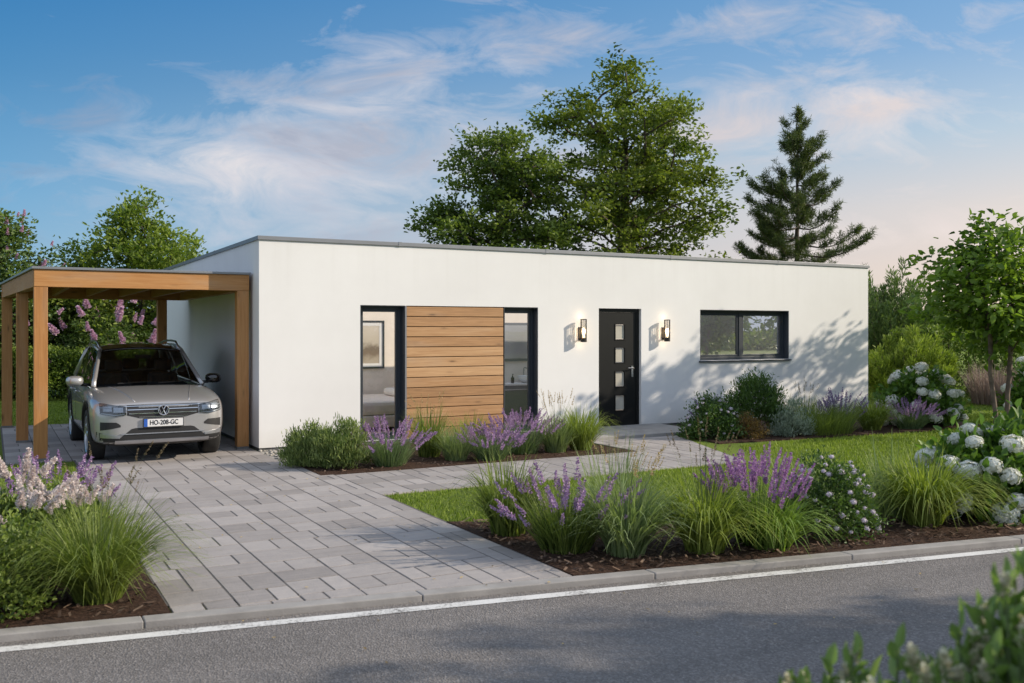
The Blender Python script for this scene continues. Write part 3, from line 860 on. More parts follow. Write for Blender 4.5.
for yy in (FA, RA):
    m_ = MB(); m_.lathe([(.001, -1.2), (.415, -1.2), (.415, 1.2), (.001, 1.2)], 40, axis='X', org=(0, yy, WR + .015))
    # two separate wells, one on each side
    for sgn in (-1, 1):
        q = MB(); q.lathe([(.0005, sgn * .60), (.42, sgn * .60), (.42, sgn * 1.2), (.0005, sgn * 1.2)], 40, axis='X', org=(0, yy, WR + .015))
        c = q.build('cutter', M['carblack'], car); c.hide_render = True
        bm = bmesh.new(); bm.from_mesh(c.data); bmesh.ops.remove_doubles(bm, verts=bm.verts, dist=.002); bmesh.ops.recalc_face_normals(bm, faces=bm.faces); bm.to_mesh(c.data); bm.free()
        b = body.modifiers.new('well', 'BOOLEAN'); b.object = c; b.operation = 'DIFFERENCE'; b.solver = 'EXACT'; cuts.append(c)
bpy.context.view_layer.update()
dg = bpy.context.evaluated_depsgraph_get()
m_sub = bpy.data.meshes.new_from_object(body.evaluated_get(dg))
body.modifiers.clear(); body.data = m_sub
for c in cuts: bpy.data.objects.remove(c)
bm = bmesh.new(); bm.from_mesh(m_sub); bm.normal_update()
for f_ in bm.faces:
    c = f_.calc_center_median(); nn = f_.normal
    wy = min(abs(c.y - FA), abs(c.y - RA))
    arch = (c.y - (FA if abs(c.y - FA) < abs(c.y - RA) else RA)) ** 2 + (c.z - WR - .015) ** 2 < .425 ** 2 and .59 < abs(c.x)
    inside = .49 < c.y < 3.26 and abs(c.x) < .78 and nn.z > -.2 and c.z < 1.03 and c.z > .5
    f_.material_index = 2 if inside else (1 if c.z < .30 or arch else 0)
    f_.smooth = True
bm.to_mesh(m_sub)
bvh = BVHTree.FromBMesh(bm)
bm.free()

def pf(x, z, off):
    h_ = bvh.ray_cast(Vector((x, -3, z)), Vector((0, 1, 0)))
    return (x, (h_[0].y if h_[0] else -.6) - off, z)
def ps(sg, y, z, off):
    h_ = bvh.ray_cast(Vector((sg * 3, y, z)), Vector((-sg, 0, 0)))
    return ((h_[0].x if h_[0] else sg * .9) + sg * off, y, z)
def patch(mbx, fn, u0, u1, lo, hi, off, nu=18, nv=5, mi=0, thick=.02):
    """thick sheet hugging the body; lo/hi are lists of (u, v)"""
    def ev(tab, u):
        return float(np.interp(u, [a for a, _ in tab], [b for _, b in tab]))
    us = np.linspace(u0, u1, nu)
    top = [[fn(u, ev(lo, u) + (ev(hi, u) - ev(lo, u)) * j / (nv - 1), off) for j in range(nv)] for u in us]
    bot = [[fn(u, ev(lo, u) + (ev(hi, u) - ev(lo, u)) * j / (nv - 1), off - thick) for j in range(nv)] for u in us]
    mbx.grid(top, mi)
    for line_t, line_b in ((top[0], bot[0]), (top[-1], bot[-1]), ([r[0] for r in top], [r[0] for r in bot]), ([r[-1] for r in top], [r[-1] for r in bot])):
        mbx.grid([line_t, line_b], mi)
C2 = lambda v: [(-2, v), (2, v)]
# grille
m_ = MB(); patch(m_, pf, -.47, .47, [(-.48, .68), (-.3, .632), (.3, .632), (.48, .68)], C2(.812), .004); g_ = m_.build('grille', M['carblack'], car)
m_ = MB()
for zc, hh, x_ in ((.800, .004, .50), (.752, .0052, .465), (.698, .0052, .445), (.648, .004, .32)):
    patch(m_, pf, -x_, x_, C2(zc - hh), C2(zc + hh), .012, 24, 3, 0, .03)
m_.build('chrome_bars', M['chrome'], g_)
# emblem: ring with a V over a W
em = MB(); R0 = .068; cz = .735; y0 = pf(0, cz, .03)[1]
em.tube([(R0 * math.cos(a), y0, cz + R0 * math.sin(a)) for a in np.linspace(0, 2 * math.pi, 33)], .0075, 6, cap=False)
def bar(x1, z1, x2, z2, w=.006): em.tube([(x1 * R0, y0, cz + z1 * R0), (x2 * R0, y0, cz + z2 * R0)], w, 5)
for s in (-1, 1):
    bar(s * .42, .92, 0, .10); bar(s * .88, .45, s * .40, -.86); bar(s * .40, -.86, 0, -.02)
m_ = MB(); m_.lathe([(0, .0), (R0, .0), (R0, .012), (0, .012)], 28, axis='Y', org=(0, y0 + .004, cz)); eb = m_.build('emblem', M['gloss_black'], car)
em.build('emblem_letters', M['chrome'], eb)
# headlights
for s in (-1, 1):
    def pfs(x, z, off, s=s): return pf(s * x, z, off)
    m_ = MB(); patch(m_, pfs, .485, .80, [(.485, .685), (.62, .668), (.80, .70)], [(.485, .80), (.62, .815), (.74, .838), (.80, .84)], .003); hl = m_.build('headlight', M['gloss_black'], car)
    m_ = MB()
    patch(m_, pfs, .50, .79, [(.5, .692), (.62, .676), (.79, .706)], [(.5, .704), (.62, .69), (.79, .718)], .012, 12, 2, 0, .012)
    patch(m_, pfs, .52, .64, C2(.722), C2(.785), .009, 6, 3, 0, .01); patch(m_, pfs, .66, .765, C2(.735), C2(.805), .009, 6, 3, 0, .01)
    m_.build('reflector', M['reflector'], hl)
    m_ = MB(); patch(m_, pfs, .483, .802, [(.483, .683), (.62, .666), (.802, .698)], [(.483, .802), (.62, .817), (.74, .84), (.802, .842)], .018, 18, 5, 0, .02); m_.build('lens', M['lens'], hl)
    m_ = MB(); patch(m_, pfs, .55, .80, [(.55, .52), (.80, .475)], [(.55, .545), (.60, .585), (.80, .59)], .004, 10, 4); m_.build('side_vent', M['carblack'], car)
    m_ = MB(); patch(m_, pfs, .56, .80, [(.56, .365), (.80, .375)], [(.56, .40), (.80, .435)], .012, 10, 4); m_.build('fog_lamp', M['reflector'], car)
# lower intake and bumper
m_ = MB(); patch(m_, pf, -.56, .56, [(-.56, .34), (.56, .34)], [(-.56, .37), (-.40, .50), (.40, .50), (.56, .37)], .004, 24); it = m_.build('air_intake', M['carblack'], car)
m_ = MB(); patch(m_, pf, -.55, .55, C2(.415), C2(.428), .02, 24, 2, 0, .03); m_.build('intake_bar', M['reflector'], it)
m_ = MB(); patch(m_, pf, -.84, .84, [(-.84, .31), (.84, .31)], [(-.84, .455), (-.56, .36), (-.5, .335), (.5, .335), (.56, .36), (.84, .455)], .006, 40); m_.build('bumper_trim', M['carblack'], car)
m_ = MB(); patch(m_, pf, -.62, .62, [(-.62, .285), (.62, .285)], [(-.62, .335), (.62, .335)], .014, 24, 4); m_.build('skid_plate', M['rim'], car)
# number plate
pl_ = MB(); py_ = pf(0, .57, .03)[1]
pl_.box(-.26, .26, py_ - .006, py_ + .05, .512, .622)
pl = pl_.build('number_plate', M['plate_white'], car, bevel=.004)
m_ = MB(); m_.box(-.258, -.212, py_ - .008, py_ - .0062, .514, .62); m_.build('plate_band', M['plate_blue'], pl)
m_ = MB()
for (a, b, c, d) in ((-.263, .263, .506, .512), (-.263, .263, .622, .628), (-.266, -.26, .506, .628), (.26, .266, .506, .628)): m_.box(a, b, py_ - .009, py_ + .01, c, d)
m_.build('plate_frame', M['carblack'], pl)
fc = bpy.data.curves.new('plate_text', 'FONT'); fc.body = 'HO-208-GC'; fc.size = .092; fc.align_x = 'CENTER'; fc.align_y = 'CENTER'; fc.extrude = .001; fc.offset = .0012
fo = bpy.data.objects.new('plate_text', fc); COL.objects.link(fo)
bpy.context.view_layer.update()
tm = bpy.data.meshes.new_from_object(fo.evaluated_get(bpy.context.evaluated_depsgraph_get()))
bpy.data.objects.remove(fo)
tm.materials.clear(); tm.materials.append(M['gloss_black'])
tx = link('plate_text', tm, pl, (.005, py_ - .0085, .566)); tx.rotation_euler = (math.radians(90), 0, 0); tx.scale = (.80, 1.0, 1)
# side cladding, arches and gaps
for s in (-1, 1):
    m_ = MB()
    def pss(y, z, off, s=s): return ps(s, y, z, off)
    patch(m_, pss, .42, 2.26, C2(.26), C2(.37), .008, 20, 3); m_.build('side_skirt', M['carblack'], car)
    for yc in (FA, RA):
        m_ = MB(); A_ = np.linspace(math.radians(-12), math.radians(192), 40)
        inn = [(yc + .412 * math.cos(a), WR + .015 + .412 * math.sin(a)) for a in A_]; out = [(yc + .462 * math.cos(a), WR + .015 + .462 * math.sin(a)) for a in A_]
        def xx(yv, zv):
            h_ = bvh.ray_cast(Vector((s * 3, yv, max(zv, .32))), Vector((-s, 0, 0)))
            return s * max(abs(h_[0].x), .80) if h_[0] else s * .85
        xo = [xx(*p) + s * .012 for p in out]
        m_.grid([[(xo[i], out[i][0], out[i][1]) for i in range(40)], [(xo[i], inn[i][0], inn[i][1]) for i in range(40)], [(xo[i] - s * .12, inn[i][0], inn[i][1]) for i in range(40)]])
        m_.build('wheel_arch', M['carblack'], car, smooth=True)
    for y_, z0_, z1_ in ((.50, .42, .96), (1.56, .42, 1.0), (2.30, .75, 1.02)):
        m_ = MB(); patch(m_, lambda u, v, off, s=s: ps(s, v, u, off), z0_, z1_, C2(y_ - .004), C2(y_ + .004), .0015, 14, 2, 0, .004); m_.build('door_gap', M['gloss_black'], car)
    m_ = MB(); patch(m_, pss, .30, 3.2, [(.3, .80), (3.2, .885)], [(.3, .812), (3.2, .897)], .005, 30, 2, 0, .012); m_.build('crease', M['carpaint'], car)
    for y_ in (1.38, 2.2):
        p0 = ps(s, y_, .905, .028); m_ = MB(); m_.tube([(p0[0] - s * .03, y_ - .09, .90), (p0[0], y_ - .07, .905), (p0[0], y_ + .07, .91), (p0[0] - s * .03, y_ + .09, .91)], .014, 8); m_.build('door_handle', M['carpaint'], car, smooth=True)
# bonnet creases
for s in (-1, 1):
    m_ = MB(); L_ = []
    for t_ in np.linspace(0, 1, 14):
        x_, y_ = s * (.36 + .24 * t_), -.78 + 1.16 * t_
        h_ = bvh.ray_cast(Vector((x_, y_, 3)), Vector((0, 0, -1))); L_.append((x_, y_, (h_[0].z if h_[0] else .9) - .003))
    m_.tube(L_, .009, 6); m_.build('bonnet_crease', M['carpaint'], car, smooth=True)
L_ = []
for x_ in np.linspace(-.76, .76, 30):
    h_ = bvh.ray_cast(Vector((x_, -3, .822 - .02 * abs(x_))), Vector((0, 1, 0)))
    if h_[0]: L_.append((x_, h_[0].y + .001, .822 - .02 * abs(x_)))
m_ = MB(); m_.tube(L_, .0035, 5); m_.build('bonnet_gap', M['gloss_black'], car)
# greenhouse
def lerp(a, b, t_): return tuple(a[i] + (b[i] - a[i]) * t_ for i in range(3))
def poly_at(P_, t_):
    k = min(int(t_ * (len(P_) - 1)), len(P_) - 2); return lerp(P_[k], P_[k + 1], t_ * (len(P_) - 1) - k)
def sub_patch(A, B, nu, nv, bulge=(0, 0, 0)):
    out = []
    for i in range(nu + 1):
        u = i / nu; a, b = poly_at(A, u), poly_at(B, u); row = []
        for j in range(nv + 1):
            v = j / nv; p = lerp(a, b, v); k = 4 * v * (1 - v); row.append(tuple(p[q] + bulge[q] * k for q in range(3)))
        out.append(row)
    return out
def side(s): 
    ab, at = (s * .765, .40, 1.035), (s * .605, 1.16, 1.525)
    roofl = [at, (s * .615, 1.6, 1.583), (s * .62, 2.1, 1.597), (s * .61, 2.6, 1.585), (s * .59, 3.06, 1.535)]
    db = (s * .73, 3.44, 1.07)
    belt = [(s * .79, .40, 1.0), (s * .815, 1.1, 1.022), (s * .82, 1.9, 1.04), (s * .81, 2.6, 1.06), (s * .755, 3.36, 1.085)]
    return ab, at, roofl, db, belt
abL, atL, rfL, dbL, beL = side(-1); abR, atR, rfR, dbR, beR = side(1)
m_ = MB(); m_.grid(sub_patch([lerp(abL, atL, t_) for t_ in np.linspace(0, 1, 6)], [lerp(abR, atR, t_) for t_ in np.linspace(0, 1, 6)], 8, 16, (0, -.13, .035))); m_.build('windscreen', M['carglass'], car, smooth=True)
m_ = MB(); m_.grid(sub_patch([rfL[-1], dbL], [rfR[-1], dbR], 6, 12, (0, .06, .02))); m_.build('rear_window', M['carglass'], car, smooth=True)
m_ = MB(); m_.grid(sub_patch(rfL, rfR, 20, 14, (0, -.02, .045))); rp = m_.build('roof', M['gloss_black'], car, smooth=True)
so = rp.modifiers.new('t', 'SOLIDIFY'); so.thickness = .03; so.offset = -1
for s, (ab, at, rf, db, be) in ((-1, side(-1)), (1, side(1))):
    up_ = [ab, at] + rf[1:] + [db]
    # pillars and rails of the frame
    m_ = MB(); m_.tube([lerp(ab, at, t_) for t_ in np.linspace(-.05, 1, 6)], [.036, .034, .032, .03, .03, .03], 8); m_.tube(rf, .032, 8); m_.tube([rf[-1], db], [.05, .075], 8); m_.build('pillar_frame', M['carpaint'], car, smooth=True)
    m_ = MB()
    def side_pt(y, v):
        yb = be; b = np.array([np.interp(y, [p[1] for p in be], [p[q] for p in be]) for q in range(3)]); ys_ = [p[1] for p in up_]
        t_ = np.array([np.interp(y, ys_, [p[q] for p in up_]) for q in range(3)])
        p = b + (t_ - b) * v; p[0] += s * .03 * 4 * v * (1 - v) * .6; return tuple(p)
    for y0_, y1_ in ((.62, 1.50), (1.58, 2.55), (2.63, 3.2)):
        m_ = MB(); m_.grid([[side_pt(y, v) for v in np.linspace(0, .97, 6)] for y in np.linspace(y0_, y1_, 8)]); m_.build('side_window', M['carglass'], car, smooth=True)
    m_ = MB()
    for yc in (1.54, 2.59): m_ = MB(); m_.grid([[tuple(np.array(side_pt(y, v)) + np.array((s * .004, 0, 0))) for v in np.linspace(0, .97, 6)] for y in (yc - .05, yc + .05)]); m_.build('pillar', M['gloss_black'], car, smooth=True)
    m_ = MB(); m_.grid([[side_pt(y, v) for v in np.linspace(0, .97, 6)] for y in np.linspace(.44, .62, 4)])
    m_.build('pillar', M['gloss_black'], car, smooth=True)
    m_ = MB(); m_.tube([(p[0] + s * .012, p[1], p[2] - .004) for p in be], .011, 6); m_.build('window_trim', M['chrome'], car, smooth=True)
    m_ = MB(); rl = [(p[0] - s * .02, p[1] + (.12 if i == 0 else 0), p[2] + (.03 if i == 0 else .075)) for i, p in enumerate(rf)]; rl.append((rf[-1][0] - s * .02, rf[-1][1] + .02, rf[-1][2] + .03)); m_.tube(rl, .017, 8); m_.build('roof_rail', M['rim'], car, smooth=True)
    # mirror
    m_ = MB(); cx_, cy_, cz_ = s * 1.0, .62, 1.09
    vs, fs = [], []
    for i, (dy, k) in enumerate(((-.09, .45), (-.06, .85), (0, 1), (.06, 1), (.075, .93))):
        for a in np.linspace(0, 2 * math.pi, 17)[:-1]:
            ca, sa = math.cos(a), math.sin(a)
            vs.append((cx_ + .12 * k * math.copysign(abs(ca) ** .7, ca), cy_ + dy, cz_ + .078 * k * math.copysign(abs(sa) ** .7, sa)))
    for i in range(4):
        for k in range(16): fs.append((i * 16 + k, i * 16 + (k + 1) % 16, (i + 1) * 16 + (k + 1) % 16, (i + 1) * 16 + k))
    fs += [tuple(range(16)), tuple(range(79, 63, -1))]
    m_.add(vs, fs); m_.build('mirror', M['carpaint'] if s < 0 else M['gloss_black'], car, smooth=True)
    m_ = MB(); m_.tube([(s * .80, .64, 1.03), (s * .92, .63, 1.035)], .022, 8); m_.build('mirror_arm', M['carblack'], car, smooth=True)
# dashboard, seats, steering wheel
m_ = MB(); m_.box(-.70, .70, .42, .80, .80, 1.0); m_.build('dashboard', M['seat'], car, bevel=.05)
for (x_, y_) in ((-.37, 1.42), (.37, 1.42), (-.38, 2.3), (.38, 2.3), (0, 2.3)):
    m_ = MB(); m_.box(x_ - .23, x_ + .23, y_, y_ + .14, .64, 1.16); m_.box(x_ - .23, x_ + .23, y_ - .45, y_, .62, .78); st_ = m_.build('seat', M['seat'], car, bevel=.05)
    m_ = MB(); m_.box(x_ - .13, x_ + .13, y_ + .03, y_ + .12, 1.19, 1.37); m_.build('headrest', M['seat'], st_, bevel=.035)
m_ = MB(); m_.tube([(-.37 + .18 * math.cos(a), .92 + .06 * math.sin(a), .98 + .17 * math.sin(a)) for a in np.linspace(0, 6.283, 25)], .014, 6, cap=False); m_.build('steering_wheel', M['seat'], car)
m_ = MB(); m_.box(-.12, .12, .98, 1.0, 1.40, 1.46); m_.build('rear_view_mirror', M['carblack'], car, bevel=.01)
# wipers
for x_ in (-.45, .12): m_ = MB(); m_.tube([(x_, .30, 1.055), (x_ + .5, .36, 1.075)], .008, 5); m_.build('wiper', M['carblack'], car)
# wheels
ty = MB(); ty.lathe([(.262, -.10), (.30, -.118), (.345, -.112), (.362, -.09), (.365, -.03), (.365, .03), (.362, .09), (.345, .112), (.30, .118), (.262, .10), (.262, -.10)], 44, axis='X')
ri = MB(); ri.lathe([(.262, -.10), (.255, .06), (.268, .108), (.258, .114), (.246, .095), (.235, .03), (.10, .0), (.0, .0)], 44, axis='X')
sp = MB(); sp.lathe([(.0, .108), (.04, .108), (.06, .10), (.062, .02)], 20, axis='X')
for k in range(5):
    for d in (-.13, .13):
        a = 2 * math.pi * k / 5 + .3; a2 = a + d
        p1 = np.array((.10, .045 * math.cos(a), .045 * math.sin(a))); p2 = np.array((.105, .255 * math.cos(a2), .255 * math.sin(a2)))
        w = np.array((0, -math.sin(a), math.cos(a))) * .016
        sp.add([p1 - w, p1 + w, p2 + w * 1.3, p2 - w * 1.3] + [q - np.array((.045, 0, 0)) for q in (p1 - w, p1 + w, p2 + w * 1.3, p2 - w * 1.3)], [(0, 1, 2, 3), (0, 4, 5, 1), (1, 5, 6, 2), (2, 6, 7, 3), (3, 7, 4, 0)])
first = None
for s in (1, -1):
    for yc in (FA, RA):
        if first is None:
            wt = ty.build('wheel', M['tyre'], car, smooth=True); r1 = ri.build('rim', M['rim'], wt, smooth=True); s1 = sp.build('spokes', M['rim'], wt)
            first = (wt, r1, s1)
        else:
            wt = first[0].copy(); COL.objects.link(wt)
            for c in first[1:]:
                d = c.copy(); COL.objects.link(d); d.parent = wt
        wt.location = (s * WX, yc, WR - .012); wt.rotation_euler = (0, 0, 0 if s > 0 else math.pi)

car.scale = (CARS, CARS, CARS)
# ---------------------------------------------------------------- vegetation
def unit(a): return a / np.maximum(np.linalg.norm(a, axis=-1, keepdims=True), 1e-9)

def leaf_geo(P, D, L, W, r, upbias=.8, fold=.18, droop=.12):
    N = len(P); D = unit(D)
    ref = r.normal(size=(N, 3)) * .6 + np.array((0, 0, upbias))
    S = unit(np.cross(D, ref)); Nn = np.cross(S, D)
    L = np.broadcast_to(np.asarray(L, float), (N,))[:, None]; W = np.broadcast_to(np.asarray(W, float), (N,))[:, None]
    a = P; t = P + D * L - Nn * L * droop
    up = Nn * W * fold
    r1 = P + D * L * .32 + S * W * .5 + up; r2 = P + D * L * .70 + S * W * .38 + up - Nn * L * droop * .5
    l1 = P + D * L * .32 - S * W * .5 + up; l2 = P + D * L * .70 - S * W * .38 + up - Nn * L * droop * .5
    V = np.stack([a, r1, r2, t, l2, l1], 1).reshape(-1, 3)
    b = np.arange(N)[:, None] * 6
    Fc = np.concatenate([b + np.array([[0, 1, 2, 3]]), b + np.array([[0, 3, 4, 5]])], 1).reshape(-1, 4)
    return V, Fc

def leaves(name, P, D, L, W, mat, parent, r, tint, **kw):
    V, Fc = leaf_geo(P, D, L, W, r, **kw)
    return npmesh(name, V, Fc, mat, parent, tint=np.repeat(np.clip(tint, 0, 1), 2))

def blade_geo(P, az, H, R, W, r, n=5, droop=.35, pw=1.7, lean=None):
    """arching strips: P base, az direction, H height, R reach"""
    N = len(P); s = np.linspace(0, 1, n + 1)[None, :]
    H = H[:, None]; R = R[:, None]; W = W[:, None]
    dr = np.broadcast_to(np.asarray(droop, float), (N,))[:, None]
    rad = R * s ** pw * (1 - .05 * s); z = H * ((1 + dr) * s - dr * (1.0 + .60 * np.minimum(dr, 1.1)) * s ** 2.8)
    wv = W * (1 - s ** 2.2) * .5 + .0004
    tw = az + r.normal(0, .5, N)
    sx, sy = -np.sin(tw)[:, None], np.cos(tw)[:, None]
    cx_ = P[:, 0][:, None] + rad * np.cos(az)[:, None]; cy_ = P[:, 1][:, None] + rad * np.sin(az)[:, None]; cz_ = P[:, 2][:, None] + z
    A = np.stack([cx_ - sx * wv, cy_ - sy * wv, cz_], -1); B = np.stack([cx_ + sx * wv, cy_ + sy * wv, cz_], -1)
    V = np.stack([A, B], 2).reshape(-1, 3)
    m = (n + 1) * 2; b = (np.arange(N) * m)[:, None, None]
    k = (np.arange(n) * 2)[None, :, None]
    Fc = (b + k + np.array([0, 1, 3, 2])[None, None, :]).reshape(-1, 4)
    tips = np.stack([cx_[:, -1], cy_[:, -1], cz_[:, -1]], 1); dirs = unit(tips - np.stack([cx_[:, -2], cy_[:, -2], cz_[:, -2]], 1))
    return V, Fc, tips, dirs

M['grass_green'] = leafmat('fountain_grass', (.026, .046, .010), (.15, .185, .045), .4, 2, gloss=.3)
M['grass_lime'] = leafmat('bright_grass', (.036, .062, .010), (.19, .228, .05), .4, 2, gloss=.25)
M['grass_grey'] = leafmat('grey_grass', (.06, .09, .035), (.19, .235, .11), .35, 2, gloss=.2)
M['grass_iris'] = leafmat('iris_leaf', (.04, .08, .012), (.15, .22, .045), .4, 2, gloss=.4)
M['seed'] = leafmat('seed_head', (.16, .11, .06), (.36, .28, .17), .3, 4)
M['seed_dark'] = leafmat('dark_seed_head', (.06, .045, .03), (.17, .13, .08), .2, 4)
M['lav'] = leafmat('lavender_flower', (.27, .15, .33), (.58, .41, .60), .3, 5)
M['lav_vivid'] = leafmat('purple_flower', (.30, .13, .35), (.56, .34, .58), .3, 5)
M['lav_dull'] = leafmat('dull_purple_flower', (.10, .07, .15), (.23, .17, .29), .25, 5)
M['lavleaf'] = leafmat('lavender_leaf', (.05, .085, .04), (.15, .20, .10), .3, 3, gloss=.2)
M['herb'] = leafmat('rosemary_leaf', (.04, .07, .020), (.20, .24, .085), .3, 3, gloss=.25)
M['box'] = leafmat('box_leaf', (.03, .052, .010), (.15, .195, .038), .35, 3, gloss=.5)
M['dark'] = leafmat('dark_shrub_leaf', (.014, .035, .010), (.075, .125, .03), .3, 2, gloss=.4)
M['brownleaf'] = leafmat('brown_shrub_leaf', (.055, .032, .012), (.17, .11, .04), .3, 3)
M['silver'] = leafmat('silver_leaf', (.09, .12, .09), (.26, .30, .22), .3, 3, gloss=.2)
M['hyd'] = leafmat('hydrangea_leaf', (.022, .055, .010), (.10, .17, .03), .35, 3, gloss=.4)
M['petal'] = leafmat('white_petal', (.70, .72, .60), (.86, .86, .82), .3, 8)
M['petal_pink'] = leafmat('pale_lilac_petal', (.62, .54, .64), (.84, .80, .85), .3, 8)
M['plume'] = leafmat('cream_plume', (.64, .55, .53), (.88, .81, .78), .35, 8)
M['lilacp'] = leafmat('pink_panicle', (.60, .36, .54), (.86, .66, .78), .35, 8)
M['lilacleaf'] = leafmat('lilac_leaf', (.025, .05, .014), (.105, .15, .04), .35, 1, gloss=.4)
M['maple'] = leafmat('broadleaf', (.018, .036, .007), (.135, .162, .030), .38, .5, gloss=.35, boost=2.1)
M['maple_dark'] = leafmat('broadleaf_dark', (.014, .032, .008), (.105, .138, .027), .36, .5, gloss=.35, boost=2.1)
M['birch'] = leafmat('light_broadleaf', (.035, .065, .010), (.17, .215, .045), .42, .6, gloss=.3)
M['young'] = leafmat('young_tree_leaf', (.020, .050, .008), (.14, .205, .03), .42, .8, gloss=.4)
M['needle'] = leafmat('pine_needle', (.016, .030, .011), (.095, .115, .040), .2, .6, gloss=.3, boost=2.1)
M['conifer'] = leafmat('conifer_spray', (.024, .050, .016), (.125, .175, .055), .25, .5)
M['conifer_lime'] = leafmat('lime_conifer_spray', (.036, .068, .010), (.20, .25, .045), .3, .6)
M['hedge'] = leafmat('hedge_leaf', (.03, .055, .010), (.14, .19, .03), .3, .6)
M['stem'] = simple('green_stem', (.10, .14, .05), .7)
M['woody'] = simple('woody_stem', (.10, .075, .055), .9, 0, .3, 20, .4)
G_GRASS, G_LAV, G_HYD, G_SHRUB = 'ornamental grasses in the beds', 'lavender plants in the beds', 'white hydrangea bushes', 'shrubs in the beds'

# shared meshes for flower spikes, panicles and heads
def cached_mesh(name, V, Fc, mat, tint):
    o = npmesh(name, V, Fc, mat, None, tint=tint); me = o.data; bpy.data.objects.remove(o); return me

def spike_mesh(name, mat, L=.10, rad=.011, n=60, seed=0, petal=.014):
    r = np.random.default_rng(seed); h = r.uniform(0, 1, n); az = r.uniform(0, 6.28, n); rr = rad * (1 - .75 * h) * r.uniform(.3, 1, n)
    P = np.stack([rr * np.cos(az) * .5, rr * np.sin(az) * .5, h * L], 1); D = np.stack([np.cos(az), np.sin(az), r.uniform(.3, 1.4, n)], 1)
    V, Fc = leaf_geo(P, D, petal * r.uniform(.7, 1.3, n) * (1.15 - .5 * h), petal * .7, r)
    return cached_mesh(name, V, Fc, mat, np.repeat(r.random(n), 2))

def head_mesh(name, mat, R=.075, n=150, seed=0, flat=.78):
    r = np.random.default_rng(seed); d = unit(r.normal(size=(n, 3))); d[:, 2] = np.where(d[:, 2] < -.35, -d[:, 2], d[:, 2])
    lump = 1 + .10 * np.sin(d[:, 0] * 7 + seed) * np.cos(d[:, 1] * 6)
    C_ = d * R * lump[:, None] * np.array((1, 1, flat)); V, Fc, T = [], [], []; o = 0
    for q in range(4):                                   # four petals to a floret
        ax = unit(np.cross(d, r.normal(size=(n, 3)) * .2 + np.array((.3, .1, .9)))); ay = np.cross(d, ax); a = q * math.pi / 2
        D = ax * math.cos(a) + ay * math.sin(a) + d * .25
        N = d; S = unit(np.cross(D, N)); L = R * .20; D = unit(D)
        v = np.stack([C_, C_ + D * L * .55 + S * L * .42, C_ + D * L, C_ + D * L * .55 - S * L * .42], 1).reshape(-1, 3)
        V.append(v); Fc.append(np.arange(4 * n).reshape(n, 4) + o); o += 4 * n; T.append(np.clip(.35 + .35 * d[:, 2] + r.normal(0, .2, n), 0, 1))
    # a small green core so that no head is hollow
    core = MB(); k = R * .80
    pr = [(k * math.cos(t_), k * flat * math.sin(t_)) for t_ in np.linspace(-1.5, 1.5, 7)]; core.lathe(pr, 10)
    cv = np.array(core.v); cf = np.array([f for f in core.f]); V.append(cv); Fc.append(cf + o); T.append(np.full(len(cf), .2))
    return cached_mesh(name, np.concatenate(V), np.concatenate(Fc), mat, np.concatenate(T))

SPK = [spike_mesh('flower_spike', M['lav'], .115, .012, 60, i) for i in range(3)]
SPKV = [spike_mesh('flower_spike', M['lav_vivid'], .15, .010, 90, 10 + i, .013) for i in range(3)]
SPKD = [spike_mesh('flower_spike', M['lav_dull'], .13, .012, 55, 20 + i) for i in range(3)]
SEED = [spike_mesh('seed_head', M['seed'], .14, .006, 60, 30 + i, .011) for i in range(3)]
SEEDD = [spike_mesh('seed_head', M['seed_dark'], .12, .007, 60, 40 + i, .010) for i in range(3)]
PLUME = [spike_mesh('flower_plume', M['plume'], .165, .042, 210, 50 + i, .026) for i in range(3)]
PANIC = [spike_mesh('flower_panicle', M['lilacp'], .27, .095, 260, 60 + i, .05) for i in range(3)]
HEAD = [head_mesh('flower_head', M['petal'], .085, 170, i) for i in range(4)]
HEADP = [head_mesh('flower_head', M['petal_pink'], .030, 40, 10 + i) for i in range(3)]

def put(name, me, parent, p, d=None, s=1.0, spin=0.0):
    o = link(name, me, parent, tuple(float(v) for v in p))
    if d is not None:
        q = Vector([float(v) for v in d]).to_track_quat('Z', 'Y')
        o.rotation_mode = 'XYZ'; o.rotation_euler = (q @ Matrix.Rotation(spin, 3, 'Z').to_quaternion()).to_euler()
    o.scale = (s, s, s)
    return o

